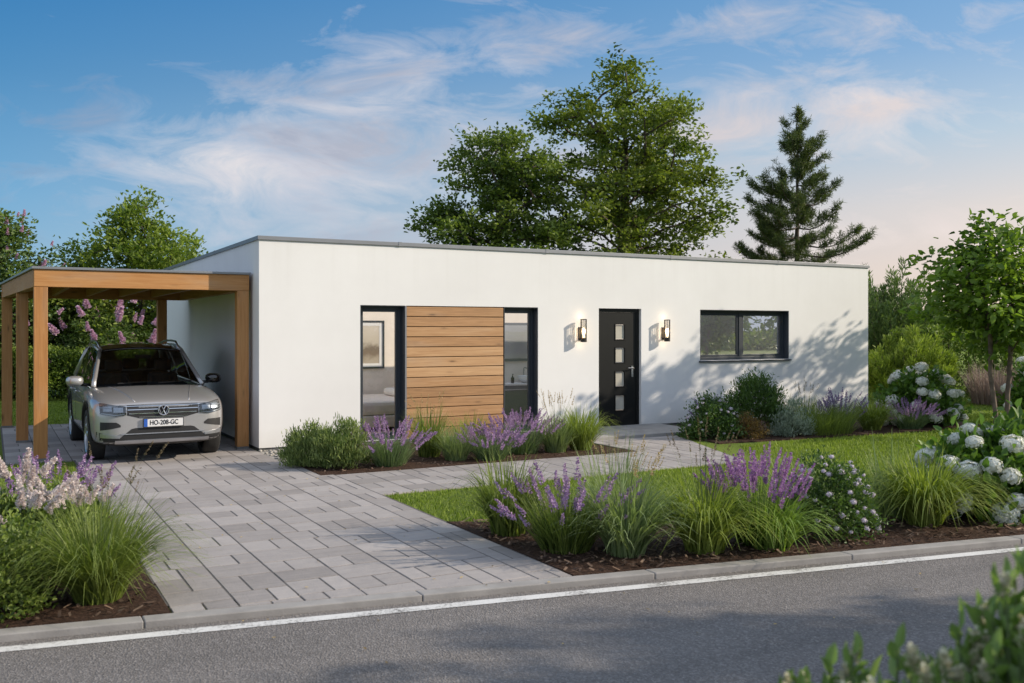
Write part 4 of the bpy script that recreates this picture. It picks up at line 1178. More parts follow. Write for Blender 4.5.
def grass(loc, h, reach, n, label, mat, seed, width=.008, droop=.45, heads=0, head=SEED, hh=1.3, group=G_GRASS, base=.10, squash=1.0, spread=.55, name='ornamental_grass', nseg=6):
    r = np.random.default_rng(seed)
    t_ = thing(name, loc, 0, label, 'ornamental grass', group)
    reach = reach * 1.02; n = int(n * 1.35); h = h * 1.04; base = base * 1.45; width = width * 1.2
    a = r.uniform(0, 6.283, n); q = np.sqrt(r.uniform(0, 1, n)) * base
    P = np.stack([q * np.cos(a), q * np.sin(a) * squash, np.zeros(n)], 1)
    az = a + r.normal(0, .7, n)
    H = h * r.uniform(.45, 1.0, n); u = r.uniform(0, 1, n); R = reach * (.08 + .92 * u ** spread)
    H = H * (1 - .30 * (R / reach) ** 2)
    W = width * r.uniform(.6, 1.2, n)
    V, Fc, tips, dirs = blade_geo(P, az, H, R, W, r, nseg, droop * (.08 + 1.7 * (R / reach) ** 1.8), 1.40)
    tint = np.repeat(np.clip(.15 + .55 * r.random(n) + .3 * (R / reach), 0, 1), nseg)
    dead = r.random(n) < .05; tint = np.where(np.repeat(dead, nseg), 1.0, tint)
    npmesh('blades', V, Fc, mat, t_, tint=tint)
    if heads:
        k = heads; a = r.uniform(0, 6.283, k); P = np.stack([.05 * np.cos(a), .05 * np.sin(a), np.zeros(k)], 1)
        H = h * hh * r.uniform(.72, 1.0, k); R = reach * r.uniform(.05, .5, k)
        V, Fc, tips, dirs = blade_geo(P, a, H, R, np.full(k, .005), r, 6, .12, 1.6)
        npmesh('stalks', V, Fc, M['stem'], t_, tint=np.full(len(Fc), .5))
        for i in range(k): put('seed_head', random.choice(head), t_, tips[i] - dirs[i] * .02, dirs[i] + r.normal(0, .12, 3), r.uniform(.75, 1.2), r.uniform(0, 6))
    return t_

def lavender(loc, h, w, n, label, seed, spikes=SPK, mat=None, nb=420, s=1.0, group=G_LAV, flare=.95, cat='lavender', blade=.005, zlo=.52):
    r = np.random.default_rng(seed)
    t_ = thing('lavender', loc, 0, label, cat, group)
    nb = int(nb * 1.9); n = min(96, int(n * 1.65)); s = s * 1.4; w = w * 1.06
    a = r.uniform(0, 6.283, nb); q = np.sqrt(r.uniform(0, 1, nb)); P = np.stack([q * w * .22 * np.cos(a), q * w * .22 * np.sin(a), np.zeros(nb)], 1)
    H = h * r.uniform(.35, .72, nb); R = w * .42 * q * r.uniform(.5, 1.1, nb)
    V, Fc, tp, dd = blade_geo(P, a + r.normal(0, .4, nb), H, R, blade * r.uniform(.7, 1.3, nb), r, 4, .1, 1.3)
    npmesh('foliage', V, Fc, mat or M['lavleaf'], t_, tint=np.repeat(r.random(nb), 4))
    a = r.uniform(0, 6.283, n); q = np.sqrt(r.uniform(0.02, 1, n)); P = np.stack([q * w * .2 * np.cos(a), q * w * .2 * np.sin(a), np.zeros(n)], 1)
    H = h * r.uniform(zlo, .92, n) * (1 - .30 * q ** 2); R = w * .5 * q * flare - w * .2 * q * 0
    V, Fc, tips, dirs = blade_geo(P, a + r.normal(0, .2, n), H, R * .8, np.full(n, .0035), r, 5, .05, 1.15)
    npmesh('stalks', V, Fc, M['stem'], t_, tint=np.full(len(Fc), .5))
    for i in range(n):
        put('flower_spike', random.choice(spikes), t_, tips[i] - dirs[i] * .03, dirs[i] + r.normal(0, .10, 3), s * r.uniform(.75, 1.2), r.uniform(0, 6))
    return t_

def clump_points(r, w, d, h, nc, zmin=.12, jitter=.12, top=1.0):
    """clump centres on and in a rounded mound"""
    v = unit(r.normal(size=(nc, 3))); v[:, 2] = np.abs(v[:, 2]) * 1.15 - .15
    k = (1 - .5 * r.random(nc) ** 2.2)[:, None] * (1 + r.normal(0, jitter, nc))[:, None]
    c = v * k * np.array((w / 2, d / 2, h * (1 - zmin) * .97)); c[:, 2] += h * zmin
    c[:, 2] = np.maximum(c[:, 2], .03)
    return c, unit(v)

def shrub(loc, w, d, h, label, mat, seed, nc=70, per=34, cr=.09, L=.035, W=.016, up=.35, out=.8, group=G_SHRUB, cat='shrub', name='shrub', heads=None, nheads=0, hs=1.0, zmin=.1, stems=7, hname='flower_head', jit=.12, stemmat=None, headlow=.25):
    r = np.random.default_rng(seed)
    t_ = thing(name, loc, 0, label, cat, group)
    per = int(per * 2.0)
    c, v = clump_points(r, w, d, h, nc, zmin, jit)
    idx = np.repeat(np.arange(nc), per); N = len(idx)
    P = c[idx] + r.normal(size=(N, 3)) * cr * np.array((1, 1, .8)); P[:, 2] = np.maximum(P[:, 2], .015)
    D = v[idx] * out + r.normal(size=(N, 3)) * .65 + np.array((0, 0, up))
    tint = np.clip(r.normal(.5, .16, nc)[idx] + r.normal(0, .17, N), 0, 1)
    leaves('foliage', P, D, L * r.uniform(.65, 1.25, N), W * r.uniform(.7, 1.2, N), mat, t_, r, tint)
    m_ = MB()
    for i in range(stems):
        e = c[i * max(1, nc // max(stems, 1)) % nc]; m_.tube([(e[0] * .12, e[1] * .12, -.01), tuple(e * np.array((.45, .45, .55))), tuple(e)], [.011, .008, .004], 5)
    if stems: m_.build('stems', stemmat or M['woody'], t_)
    if nheads:
        a = unit(r.normal(size=(nheads * 14, 3))); a = a[(a[:, 2] > headlow - .3) & (-.486 * a[:, 0] - .874 * a[:, 1] + .8 * a[:, 2] > -.05)]
        # keep the heads apart from one another
        keep = []
        for q in a:
            if len(keep) >= nheads: break
            q = q.copy(); q[2] = abs(q[2]) if q[2] > 0 else q[2]
            if all(np.linalg.norm(q - k) > .27 * (15 / nheads) ** .5 for k in keep): keep.append(q)
        for q in keep:
            p = q * np.array((w / 2, d / 2, h * (1 - zmin))) * (r.uniform(1.0, 1.12) if heads is HEADP else r.uniform(1.14, 1.3)); p[2] = max(p[2] + h * zmin, .08)
            put(hname, random.choice(heads), t_, p, q * .6 + np.array((0, 0, .8)), hs * r.uniform(.75, 1.2), r.uniform(0, 6))
    return t_

# -------- bed along the front of the house
Zs = .02
shrub((.22, -1.75, Zs), .62, .55, .44, 'low soft green rosemary bush at the left end of the bed by the house', M['herb'], 101, 90, 34, .05, .060, .012, 1.7, .5)
shrub((.52, -2.15, Zs), .70, .62, .58, 'larger bushy rosemary in front of the tall bedroom window, left of a lavender', M['herb'], 102, 100, 36, .05, .062, .012, 1.7, .5)
lavender((1.13, -2.28, Zs), .60, .85, 46, 'purple lavender between the rosemary bushes and the larch panel', 103)
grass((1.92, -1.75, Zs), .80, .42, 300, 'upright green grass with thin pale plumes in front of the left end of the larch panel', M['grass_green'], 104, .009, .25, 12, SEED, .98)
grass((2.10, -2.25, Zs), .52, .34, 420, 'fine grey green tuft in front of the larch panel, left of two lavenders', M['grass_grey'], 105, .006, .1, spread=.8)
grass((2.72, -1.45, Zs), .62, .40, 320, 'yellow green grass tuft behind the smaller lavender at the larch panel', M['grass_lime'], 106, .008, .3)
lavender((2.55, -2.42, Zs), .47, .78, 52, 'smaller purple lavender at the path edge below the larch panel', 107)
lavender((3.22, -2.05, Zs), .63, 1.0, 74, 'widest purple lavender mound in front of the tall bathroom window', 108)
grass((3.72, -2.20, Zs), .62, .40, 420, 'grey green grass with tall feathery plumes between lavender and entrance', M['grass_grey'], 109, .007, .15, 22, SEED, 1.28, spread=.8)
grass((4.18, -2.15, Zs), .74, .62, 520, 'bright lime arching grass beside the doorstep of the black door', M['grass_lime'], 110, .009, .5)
# -------- bed on the right along the white wall
shrub((6.98, -1.85, Zs), .95, .8, .60, 'rounded dark green shrub dotted with small pale flowers, right of the doorstep', M['dark'], 121, 110, 30, .07, .05, .026, heads=HEADP, nheads=26, hs=1.0)
lavender((7.62, -1.25, Zs), .62, .7, 30, 'dusky purple sage behind the brown shrub at the white wall', 122, SPKD)
shrub((7.38, -2.28, Zs), .52, .45, .36, 'small russet brown shrub between two green shrubs by the wall', M['brownleaf'], 123, 60, 26, .05, .03, .012)
shrub((7.98, -1.75, Zs), 1.0, .9, .95, 'tall rounded dark green shrub under the wide window', M['dark'], 124, 120, 32, .075, .065, .018, .7, .7, zmin=.34)
shrub((8.25, -2.35, Zs), .60, .5, .52, 'silvery grey shrub at the foot of the tall shrub under the window', M['silver'], 125, 60, 26, .06, .06, .012, 1.0, .4)
grass((9.0, -2.15, Zs), .62, .62, 900, 'wide soft dark green grass mound against the white wall', M['grass_green'], 126, .006, .2, base=.42, spread=.8)
grass((8.5, -1.75, Zs), .80, .40, 200, 'tall sparse green grass behind the silvery shrub', M['grass_green'], 226, .007, .25)
lavender((9.72, -2.05, Zs), .66, .75, 40, 'dull violet catmint left of a lime grass at the wall', 127, SPKD)
grass((9.75, -1.25, Zs), .70, .40, 160, 'tall grass with dark upright seed heads close to the white wall', M['grass_grey'], 128, .007, .2, 18, SEEDD, 1.15)
grass((10.2, -2.35, Zs), .66, .60, 520, 'lime green fountain grass at the right end of the white wall', M['grass_lime'], 129, .009, .5)
lavender((10.95, -2.55, Zs), .52, .85, 56, 'pinkish purple lavender in front of the hydrangea at the house corner', 130)
HYD = dict(heads=HEAD, group=G_HYD, cat='hydrangea', name='hydrangea')
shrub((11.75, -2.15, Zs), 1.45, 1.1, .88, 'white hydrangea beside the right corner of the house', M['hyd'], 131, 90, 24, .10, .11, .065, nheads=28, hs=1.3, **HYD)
# -------- bed along the road, right of the drive
grass((.50, -6.62, Zs), .78, .58, 330, 'green arching grass at the back corner of the road bed beside the drive', M['grass_green'], 141, .010, .55)
lavender((.62, -7.35, Zs), .66, .85, 30, 'lilac flowered plant leaning over the drive edge in the road bed', 142, SPK, M['grass_green'], 480, 1.15, flare=1.05, blade=.008, zlo=.45)
grass((.95, -7.72, Zs), .74, .62, 420, 'large green grass with pale plumes at the corner of road and drive', M['grass_grey'], 143, .010, .45, 20, SEED, 1.12)
grass((1.35, -6.95, Zs), .95, .35, 180, 'thin tall hazy grass behind the large grass at the drive', M['grass_grey'], 144, .005, .1)
grass((1.55, -7.95, Zs), .72, .62, 440, 'broad arching grass with dark upright seed heads in the road bed', M['grass_lime'], 145, .012, .6, 20, SEEDD, 1.28)
lavender((2.12, -7.95, Zs), .76, .72, 60, 'vivid purple flower spikes over bright strap leaves in the road bed', 146, SPKV, M['grass_iris'], 260, .95, flare=.85, cat='flowering plant', group='vivid flowering plant in the road bed', blade=.012, zlo=.66)
grass((2.10, -8.12, Zs), .55, .55, 300, 'bright green strap leaf tuft below the vivid purple spikes', M['grass_iris'], 147, .013, .6)
shrub((2.92, -7.98, Zs), .78, .7, .62, 'rounded dark shrub dotted with small pale lilac flowers in the road bed', M['dark'], 148, 110, 30, .06, .034, .018, heads=HEADP, nheads=54, hs=.85, zmin=.12)
grass((3.35, -7.25, Zs), .66, .45, 420, 'soft hazy grass behind the lilac dotted shrub in the road bed', M['grass_grey'], 149, .005, .15, base=.2, spread=.8)
grass((3.98, -8.12, Zs), .76, .74, 620, 'large fountain grass between lilac dotted shrub and front hydrangea', M['grass_lime'], 150, .012, .65)
grass((4.02, -7.75, Zs), .86, .30, 70, 'few tall straw coloured blades behind the large fountain grass', M['grass_grey'], 151, .012, .1)
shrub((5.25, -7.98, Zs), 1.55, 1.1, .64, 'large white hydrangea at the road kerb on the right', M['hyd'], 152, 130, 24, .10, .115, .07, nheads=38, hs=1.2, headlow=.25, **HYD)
# -------- bed on the left, by the kerb
grass((-2.80, -7.05, Zs), .74, .74, 860, 'large fine bladed fountain grass at the kerb left of the drive', M['grass_green'], 161, .006, .5, 12, SEEDD, 1.3)
shrub((-3.42, -7.08, Zs), .62, .55, .58, 'leafy bright green box bush at the left edge by the kerb', M['box'], 162, 90, 26, .055, .036, .021)
def plumes(loc, h, w, n, label, seed, mat=None):
    r = np.random.default_rng(seed); t_ = thing('plume_flower', loc, 0, label, 'flowering plant', 'cream plume flowers in the left bed')
    nc = 60; c, v = clump_points(r, w, w, h * .8, nc); idx = np.repeat(np.arange(nc), 26); N = len(idx)
    leaves('foliage', c[idx] + r.normal(size=(N, 3)) * .05, v[idx] + r.normal(size=(N, 3)) * .6 + np.array((0, 0, .4)), .045, .02, M['box'], t_, r, r.random(N))
    a = r.uniform(0, 6.283, n); q = np.sqrt(r.uniform(0, 1, n)); P = np.stack([q * w * .15 * np.cos(a), q * w * .15 * np.sin(a), np.zeros(n)], 1)
    V, Fc, tips, dirs = blade_geo(P, a, h * r.uniform(.82, 1.08, n), w * .5 * q, np.full(n, .005), r, 5, .15, 1.3)
    npmesh('stalks', V, Fc, M['stem'], t_, tint=np.full(len(Fc), .5))
    for i in range(n): put('flower_plume', random.choice(PLUME), t_, tips[i] - dirs[i] * .05, dirs[i] + r.normal(0, .22, 3), r.uniform(.7, 1.15), r.uniform(0, 6))
    return t_
plumes((-3.22, -6.55, Zs), .64, .55, 13, 'cream pink plumes behind the box bush at the left edge', 163)
plumes((-2.88, -6.05, Zs), .55, .50, 9, 'cream pink plumes behind the fine bladed grass', 164)
plumes((-3.35, -5.75, Zs), .72, .5, 9, 'white plumes further back at the left edge of the photo', 165)
shrub((-3.05, -5.65, Zs), .75, .7, .52, 'mid green leafy filler bush in the middle of the left bed', M['box'], 166, 80, 26, .06, .038, .022)
lavender((-2.98, -4.95, Zs), .74, .80, 40, 'pale lilac lavender at the back of the left bed, in front of the carport post', 167, SPK, None, 420, 1.1)
grass((-2.72, -5.45, Zs), .52, .40, 320, 'yellow green grass at the drive edge below the lilac lavender', M['grass_lime'], 168, .007, .3, 6, SEEDD, 1.1)

# -------- the lawn's blades
def lawn_blades(name, polys, n, hgt, wid, seed):
    r = np.random.default_rng(seed); out = []
    for poly, k in zip(polys, n):
        xs = [p[0] for p in poly]; ys = [p[1] for p in poly]; px = r.uniform(min(xs), max(xs), k * 3); py = r.uniform(min(ys), max(ys), k * 3)
        inside = np.zeros(len(px), bool); j = len(poly) - 1
        for i in range(len(poly)):
            xi, yi = poly[i]; xj, yj = poly[j]; c = ((yi > py) != (yj > py)) & (px < (xj - xi) * (py - yi) / (yj - yi + 1e-12) + xi); inside ^= c; j = i
        out.append(np.stack([px[inside], py[inside]], 1)[:k])
    P = np.concatenate(out); N = len(P); az = r.uniform(0, 6.283, N); d = np.hypot(P[:, 0] - CAMX, P[:, 1] - CAMY)
    patchy = .55 + .45 * np.sin(P[:, 0] * 1.7 + np.sin(P[:, 1] * 1.3) * 2) * np.cos(P[:, 1] * 2.1 + P[:, 0])
    H = hgt * r.uniform(.5, 1.15, N) * (.8 + .3 * patchy); W = wid * (.6 + d / 14) * r.uniform(.7, 1.3, N); R = H * r.uniform(.1, .9, N)
    b = np.stack([P[:, 0], P[:, 1], np.zeros(N)], 1); s = np.stack([-np.sin(az), np.cos(az), np.zeros(N)], 1) * W[:, None] / 2
    t_ = b + np.stack([np.cos(az) * R, np.sin(az) * R, H], 1)
    V = np.stack([b - s, b + s, t_], 1).reshape(-1, 3)
    o = npmesh(name, V, np.arange(3 * N).reshape(N, 3), M['grassblade'], None, tint=np.clip(.25 + .3 * patchy + r.normal(0, .26, N), 0, 1))
    tag(o, kind='stuff')
lawn_blades('grass', [[(.27, -4.3), (5.6, -4.3), (6.6, -2.9), (8.2, -2.8), (10.6, -3.0), (12.6, -2.9), (13.4, -1.4), (24, -1.0), (22, -9), (7, -8.05), (5, -7.6), (2, -7.05), (.9, -6.35), (.27, -5.95)],
                      [(-6, -3.3), (-2.95, -3.15), (-2.46, -3.85), (-2.46, .2), (-3.3, .3), (-3.3, 5.8), (-.1, 5.8), (.0, 12), (-9, 12), (-9, -3)],
                      [(13.3, -1.4), (13.3, 6), (26, 6), (26, -1.4)]], [170000, 50000, 20000], .05, .0088, 9)

# -------- trees
def grow(t_, trunk, targets, r0, mat, seed, weights=None, rise=.3, name='trunk', minr=.008, kap=.47):
    """one mesh: trunk and limbs that reach every target, thicker where more of them hang on"""
    r = np.random.default_rng(seed)
    nodes = [np.array(p, float) for p in trunk]; par = [-1] + list(range(len(trunk) - 1)); cnt = [0.0] * len(nodes)
    order = np.argsort(np.linalg.norm(targets - nodes[-1], axis=1)); chains = [list(range(len(trunk)))]
    first_free = max(1, int(len(trunk) * .35))
    for ti in order:
        tg = targets[ti]; A = np.array(nodes); d = tg - A; dh = np.hypot(d[:, 0], d[:, 1])
        cost = np.linalg.norm(d, axis=1) + 1.6 * np.maximum(0, A[:, 2] - (tg[2] - rise * dh)); cost[:first_free] += 50
        k = int(np.argmin(cost)); a = nodes[k]; n = max(2, int(np.linalg.norm(tg - a) / .35)); ch = [k]
        for i in range(1, n + 1):
            u = i / n; p = a + (tg - a) * u; p = p + np.array((0, 0, .10 * math.sin(math.pi * u) * np.linalg.norm(tg - a))) * .6 + r.normal(0, .03, 3) * (u < 1) * min(1, np.linalg.norm(tg - a))
            nodes.append(p); par.append(ch[-1]); cnt.append(0.0); ch.append(len(nodes) - 1)
        chains.append(ch); j = len(nodes) - 1
        while j >= 0: cnt[j] += 1; j = par[j]
    mx = max(cnt); rad = [max(minr, r0 * (c / mx) ** kap) for c in cnt]
    m_ = MB()
    for q, ch in enumerate(chains):
        rr = [rad[i] for i in ch]
        if q: rr[0] = min(rr[0], rr[1] * 1.3)
        m_.tube([nodes[i] for i in ch], rr, 8 if q == 0 else 5)
    m_.build(name, mat, t_, smooth=True, recalc=False)

def sample_crown(r, env, ztop, zbot, n, mind, lean=(0, 0), fill=.55):
    """clump centres: env gives the half width by height fraction (0 bottom .. 1 top)"""
    out = []; tries = 0
    while len(out) < n and tries < n * 60:
        tries += 1; f = r.uniform(0, 1); w = np.interp(f, [e[0] for e in env], [e[1] for e in env])
        a = r.uniform(0, 6.283); q = (fill + (1 - fill) * r.random()) if r.random() < .72 else r.random() ** .5 * fill
        w = w * (1 + .22 * math.sin(a * 3 + f * 9) + .12 * math.sin(a * 5 - f * 14))
        p = np.array((w * q * math.cos(a) + lean[0] * f, w * q * math.sin(a) + lean[1] * f, zbot + (ztop - zbot) * f))
        if all(np.linalg.norm(p - k) > mind for k in out): out.append(p)
    return np.array(out)

def crown(t_, targets, r, mat, tufts=9, per=12, cr=.5, tr=.16, L=.13, W=.07, flat=.55, out=.5, up=.1, droop=.15):
    nc = len(targets); ctr = targets.mean(0)
    o = unit(targets - ctr)
    ci = np.repeat(np.arange(nc), tufts); nt = len(ci)
    T = targets[ci] + r.normal(size=(nt, 3)) * cr * np.array((1, 1, flat)) * .62
    td = unit(o[ci] * .7 + unit(T - targets[ci]) * .8 + np.array((0, 0, .15)))
    ti = np.repeat(np.arange(nt), per); N = len(ti)
    P = T[ti] + r.normal(size=(N, 3)) * tr * np.array((1, 1, .55)) + td[ti] * r.uniform(-.5, .9, N)[:, None] * tr
    D = td[ti] * out + r.normal(size=(N, 3)) * np.array((.8, .8, .45)) + np.array((0, 0, up))
    tint = np.clip(.5 + r.normal(0, .13, nc)[ci][ti] + r.normal(0, .10, nt)[ti] + r.normal(0, .13, N), 0, 1)
    leaves('crown', P, D, L * r.uniform(.65, 1.25, N), W * r.uniform(.7, 1.2, N), mat, t_, r, tint, upbias=1.0, droop=droop)

def tree(loc, label, env, ztop, zbot, n, mind, mat, seed, r0=.22, trunk_top=.72, bark=None, group=None, lean=(0, 0), trunkpts=None, name='broadleaf_tree', cat='tree', minr=.010, rise=.45, **kw):
    r = np.random.default_rng(seed); t_ = thing(name, loc, 0, label, cat, group)
    tg = sample_crown(r, env, ztop, zbot, n, mind, lean)
    zt = zbot + (ztop - zbot) * trunk_top
    tp = trunkpts or [(0, 0, -.05)] + [(lean[0] * u * .6 + r.normal(0, .05), lean[1] * u * .6 + r.normal(0, .05), zt * u) for u in np.linspace(.15, 1, 9)]
    grow(t_, tp, tg, r0, bark or M['bark'], seed + 1, rise=rise, minr=minr)
    crown(t_, tg, r, mat, **kw)
    return t_

GT = 'trees behind the house'
tree((16.1, 13.2, 0), 'tallest broad leafed tree behind the middle of the flat roof', [(0, 3.2), (.12, 3.6), (.3, 3.35), (.45, 3.05), (.6, 2.7), (.75, 2.5), (.88, 1.85), (1, .8)], 11.0, 2.6, 122, .80, M['maple'], 301, .30, .74, group=GT,
     tufts=11, per=26, cr=.54, tr=.18, L=.165, W=.10, flat=.52)
tree((11.3, 13.65, 0), 'shorter broad leafed tree behind the roof, left of the tallest tree', [(0, 2.15), (.25, 2.3), (.5, 2.15), (.75, 1.7), (.9, 1.2), (1, .4)], 8.4, 2.4, 84, .66, M['maple_dark'], 302, .22, .7, group=GT,
     tufts=11, per=26, cr=.48, tr=.17, L=.155, W=.095, flat=.52)
tree((.35, 15.2, 0), 'light green loose tree behind the carport roof', [(0, 1.7), (.25, 1.9), (.5, 1.8), (.7, 1.35), (.85, .75), (1, .15)], 5.4, 1.2, 85, .42, M['birch'], 303, .13, .8, group=GT, tufts=10, per=22, cr=.42, tr=.15, L=.14, W=.075, flat=.7, out=.7, up=.35)
tree((1.95, 16.6, 0), 'small slender light green tree just left of the house roof line', [(0, .7), (.3, .75), (.6, .6), (.85, .35), (1, .08)], 4.4, .8, 34, .32, M['birch'], 304, .07, .85, group=GT, tufts=9, per=20, cr=.32, tr=.13, L=.13, W=.07, flat=.8, out=.7, up=.4)

def pine(loc, h, label, seed):
    r = np.random.default_rng(seed); t_ = thing('pine_tree', loc, 0, label, 'pine tree', GT)
    m_ = MB(); m_.tube([(r.normal(0, .03) * (z > 0), r.normal(0, .03) * (z > 0), h * z) for z in np.linspace(0, 1, 14)], [.17 * (1 - z * .93) for z in np.linspace(0, 1, 14)], 8)
    T, TD = [], []
    z = h * .28; 
    while z < h * .985:
        f = z / h; Lb = 2.95 * min(1, (1 - f) * 1.5 + .07) ** .85
        for k in range(r.integers(4, 6) if f < .9 else 3):
            a = r.uniform(0, 6.283); Lk = Lb * r.uniform(.45, 1.1); dz = Lk * (.02 + .55 * max(0, f - .55)) ; sag = .10 * Lk
            pts = [np.array((Lk * u * math.cos(a + .12 * u), Lk * u * math.sin(a + .12 * u), z + dz * u - sag * math.sin(math.pi * u) + .16 * Lk * u ** 2.5)) for u in np.linspace(0, 1, 7)]
            m_.tube(pts, [max(.006, .028 * Lk / 2 * (1 - .85 * u) + .006) for u in np.linspace(0, 1, 7)], 5)
            ns = max(7, int(Lk * 15))
            for _ in range(ns):
                u = r.uniform(.28, 1) ** .8; p = pts[0] + 0; i = min(int(u * 6), 5); p = pts[i] + (pts[i + 1] - pts[i]) * (u * 6 - i)
                side_ = r.normal(0, .22 * (1.15 - u) * Lk / 1.6 + .05); q = p + np.array((-math.sin(a) * side_, math.cos(a) * side_, abs(r.normal(0, .12)) + .02))
                T.append(q); TD.append(np.array((math.cos(a) * .7 - math.sin(a) * side_, math.sin(a) * .7 + math.cos(a) * side_, .75)))
        z += h * r.uniform(.026, .041)
    T.append(np.array((0, 0, h))); TD.append(np.array((0, 0, 1.0)))
    m_.build('trunk', M['bark'], t_, smooth=True, recalc=False)
    T = np.array(T); TD = unit(np.array(TD)); per = 26; i = np.repeat(np.arange(len(T)), per); N = len(i)
    P = T[i] + TD[i] * r.uniform(-.14, .16, N)[:, None] + r.normal(0, .02, (N, 3)); D = TD[i] * .55 + r.normal(size=(N, 3)) * .6
    leaves('crown', P, D, .20 * r.uniform(.7, 1.2, N), .020, M['needle'], t_, r, np.clip(.45 + r.normal(0, .16, len(T))[i] + r.normal(0, .15, N), 0, 1))
    return t_
pine((23.7, 12.4, 0), 10.2, 'dark conifer with tiered branches behind the right end of the roof', 311)

# young two stemmed tree on the right lawn
def young_tree(loc, label, seed, env, ztop, zbot, n=46, mind=.36, stems=2, group=None, spread=.18, per=13, tufts=8, L=.145, W=.085):
    r = np.random.default_rng(seed); t_ = thing('young_tree', loc, 0, label, 'tree', group)
    tg = sample_crown(r, env, ztop, zbot, n, mind)
    for k in range(stems):
        s = (k * 2 - (stems - 1)); mine = tg[(tg[:, 0] * .8815 - tg[:, 1] * .47 > 0) == (k > 0)] if stems > 1 else tg
        b = np.array((.10 * s * .88, -.10 * s * .47, -.02)); zt = zbot + (ztop - zbot) * .62; off = np.array((spread * s * .9 + (-.18 if k == 0 else .05), -spread * s * .45, zt))
        tp = [tuple(b + (off - b) * u + np.array((r.normal(0, .012), r.normal(0, .012), 0))) for u in np.linspace(0, 1, 9)]
        grow(t_, tp, mine, .040, M['bark_light'], seed + k, rise=.5, minr=.005)
    crown(t_, tg, r, M['young'], tufts=tufts, per=per, cr=.36, tr=.13, L=L, W=W, flat=.6, out=.6, up=-.05, droop=.25)
    return t_
young_tree((11.85, -3.7, 0), 'slender two stemmed young tree on the right lawn', 321, [(0, .42), (.2, .82), (.45, .92), (.7, .82), (.88, .55), (1, .2)], 3.45, 1.65, 50, .36)
GY = 'young trees on the lawn beyond the right edge of the photo'
young_tree((15.4, -4.3, 0), 'tall young tree beyond the right edge whose shadow falls on the wall under the window', 322, [(0, .8), (.3, 1.5), (.6, 1.35), (.85, .8), (1, .2)], 5.5, 1.6, 40, .42, 1, GY)
young_tree((18.0, -3.8, 0), 'young tree farther beyond the right edge whose shadow falls on the end of the wall', 323, [(0, .7), (.3, 1.35), (.6, 1.2), (.85, .7), (1, .2)], 5.2, 1.6, 26, .5, 1, GY)
young_tree((7.6, -14.5, 0), 'street tree across the road beyond the right edge', 324, [(0, .7), (.3, 1.2), (.6, 1.1), (.85, .6), (1, .2)], 5.0, 2.0, 42, .42, 1, 'street trees across the road')
young_tree((11.2, -15.6, 0), 'second street tree across the road farther to the right', 325, [(0, .7), (.3, 1.2), (.6, 1.1), (.85, .6), (1, .2)], 6.4, 2.4, 50, .42, 1, 'street trees across the road')

# feathery conifers and hedges on the right
def feathery(loc, w, h, label, mat, seed, nb=60, per=150, L=.13, W=.022, lean=.55, group='feathery conifers right of the house'):
    """upright plumes fanning from the base"""
    r = np.random.default_rng(seed); t_ = thing('conifer_shrub', loc, 0, label, 'conifer shrub', group)
    P, D, T = [], [], []
    m_ = MB()
    for i in range(nb):
        a = r.uniform(0, 6.283); q = r.random() ** .6; f = r.uniform(.35, 1.0); R = w / 2 * q; H = h * f * (1 - .35 * q * q) * r.uniform(.85, 1.08)
        s0 = .25 if H > h * .5 else .1
        pts = [np.array((R * (.25 + .75 * u) * math.cos(a), R * (.25 + .75 * u) * math.sin(a), H * u)) for u in np.linspace(0, 1, 6)]
        m_.tube(pts, [.012 * (1.1 - u) + .003 for u in np.linspace(0, 1, 6)], 4)
        u = r.uniform(s0, 1, per) ** .75; k = np.minimum((u * 5).astype(int), 4); A = np.array(pts)
        p = A[k] + (A[k + 1] - A[k]) * (u * 5 - k)[:, None]; ax = unit(A[-1] - A[-3])[None, :]
        spread_ = (.03 + .20 * (1 - u) * h / 2.5 * .8)[:, None]; off = r.normal(size=(per, 3)) * spread_ * np.array((1, 1, .6))
        P.append(p + off); D.append(ax * lean + unit(off) * .55 + np.array((0, 0, .45)) + r.normal(size=(per, 3)) * .2); T.append(np.clip(.35 + r.normal(0, .12) + .3 * u + r.normal(0, .12, per), 0, 1))
    m_.build('stems', M['woody'], t_, recalc=False)
    P = np.concatenate(P); D = np.concatenate(D); T = np.concatenate(T); N = len(P)
    leaves('foliage', P, D, L * r.uniform(.6, 1.3, N), W * r.uniform(.7, 1.3, N), mat, t_, r, T)
    return t_
feathery((16.2, 1.7, 0), 2.5, 1.95, 'bright yellow green feathery conifer shrub right of the house corner', M['conifer_lime'], 331, 110, 190, .13, .028)
feathery((20.3, 5.3, 0), 3.1, 4.15, 'taller dark green feathery conifer behind the bright one', M['conifer'], 332, 100, 200, .17, .035)
feathery((18.3, 6.4, 0), 1.8, 2.6, 'narrow dark conifer half hidden behind the right end of the house', M['conifer'], 333, 50, 170, .16, .034)

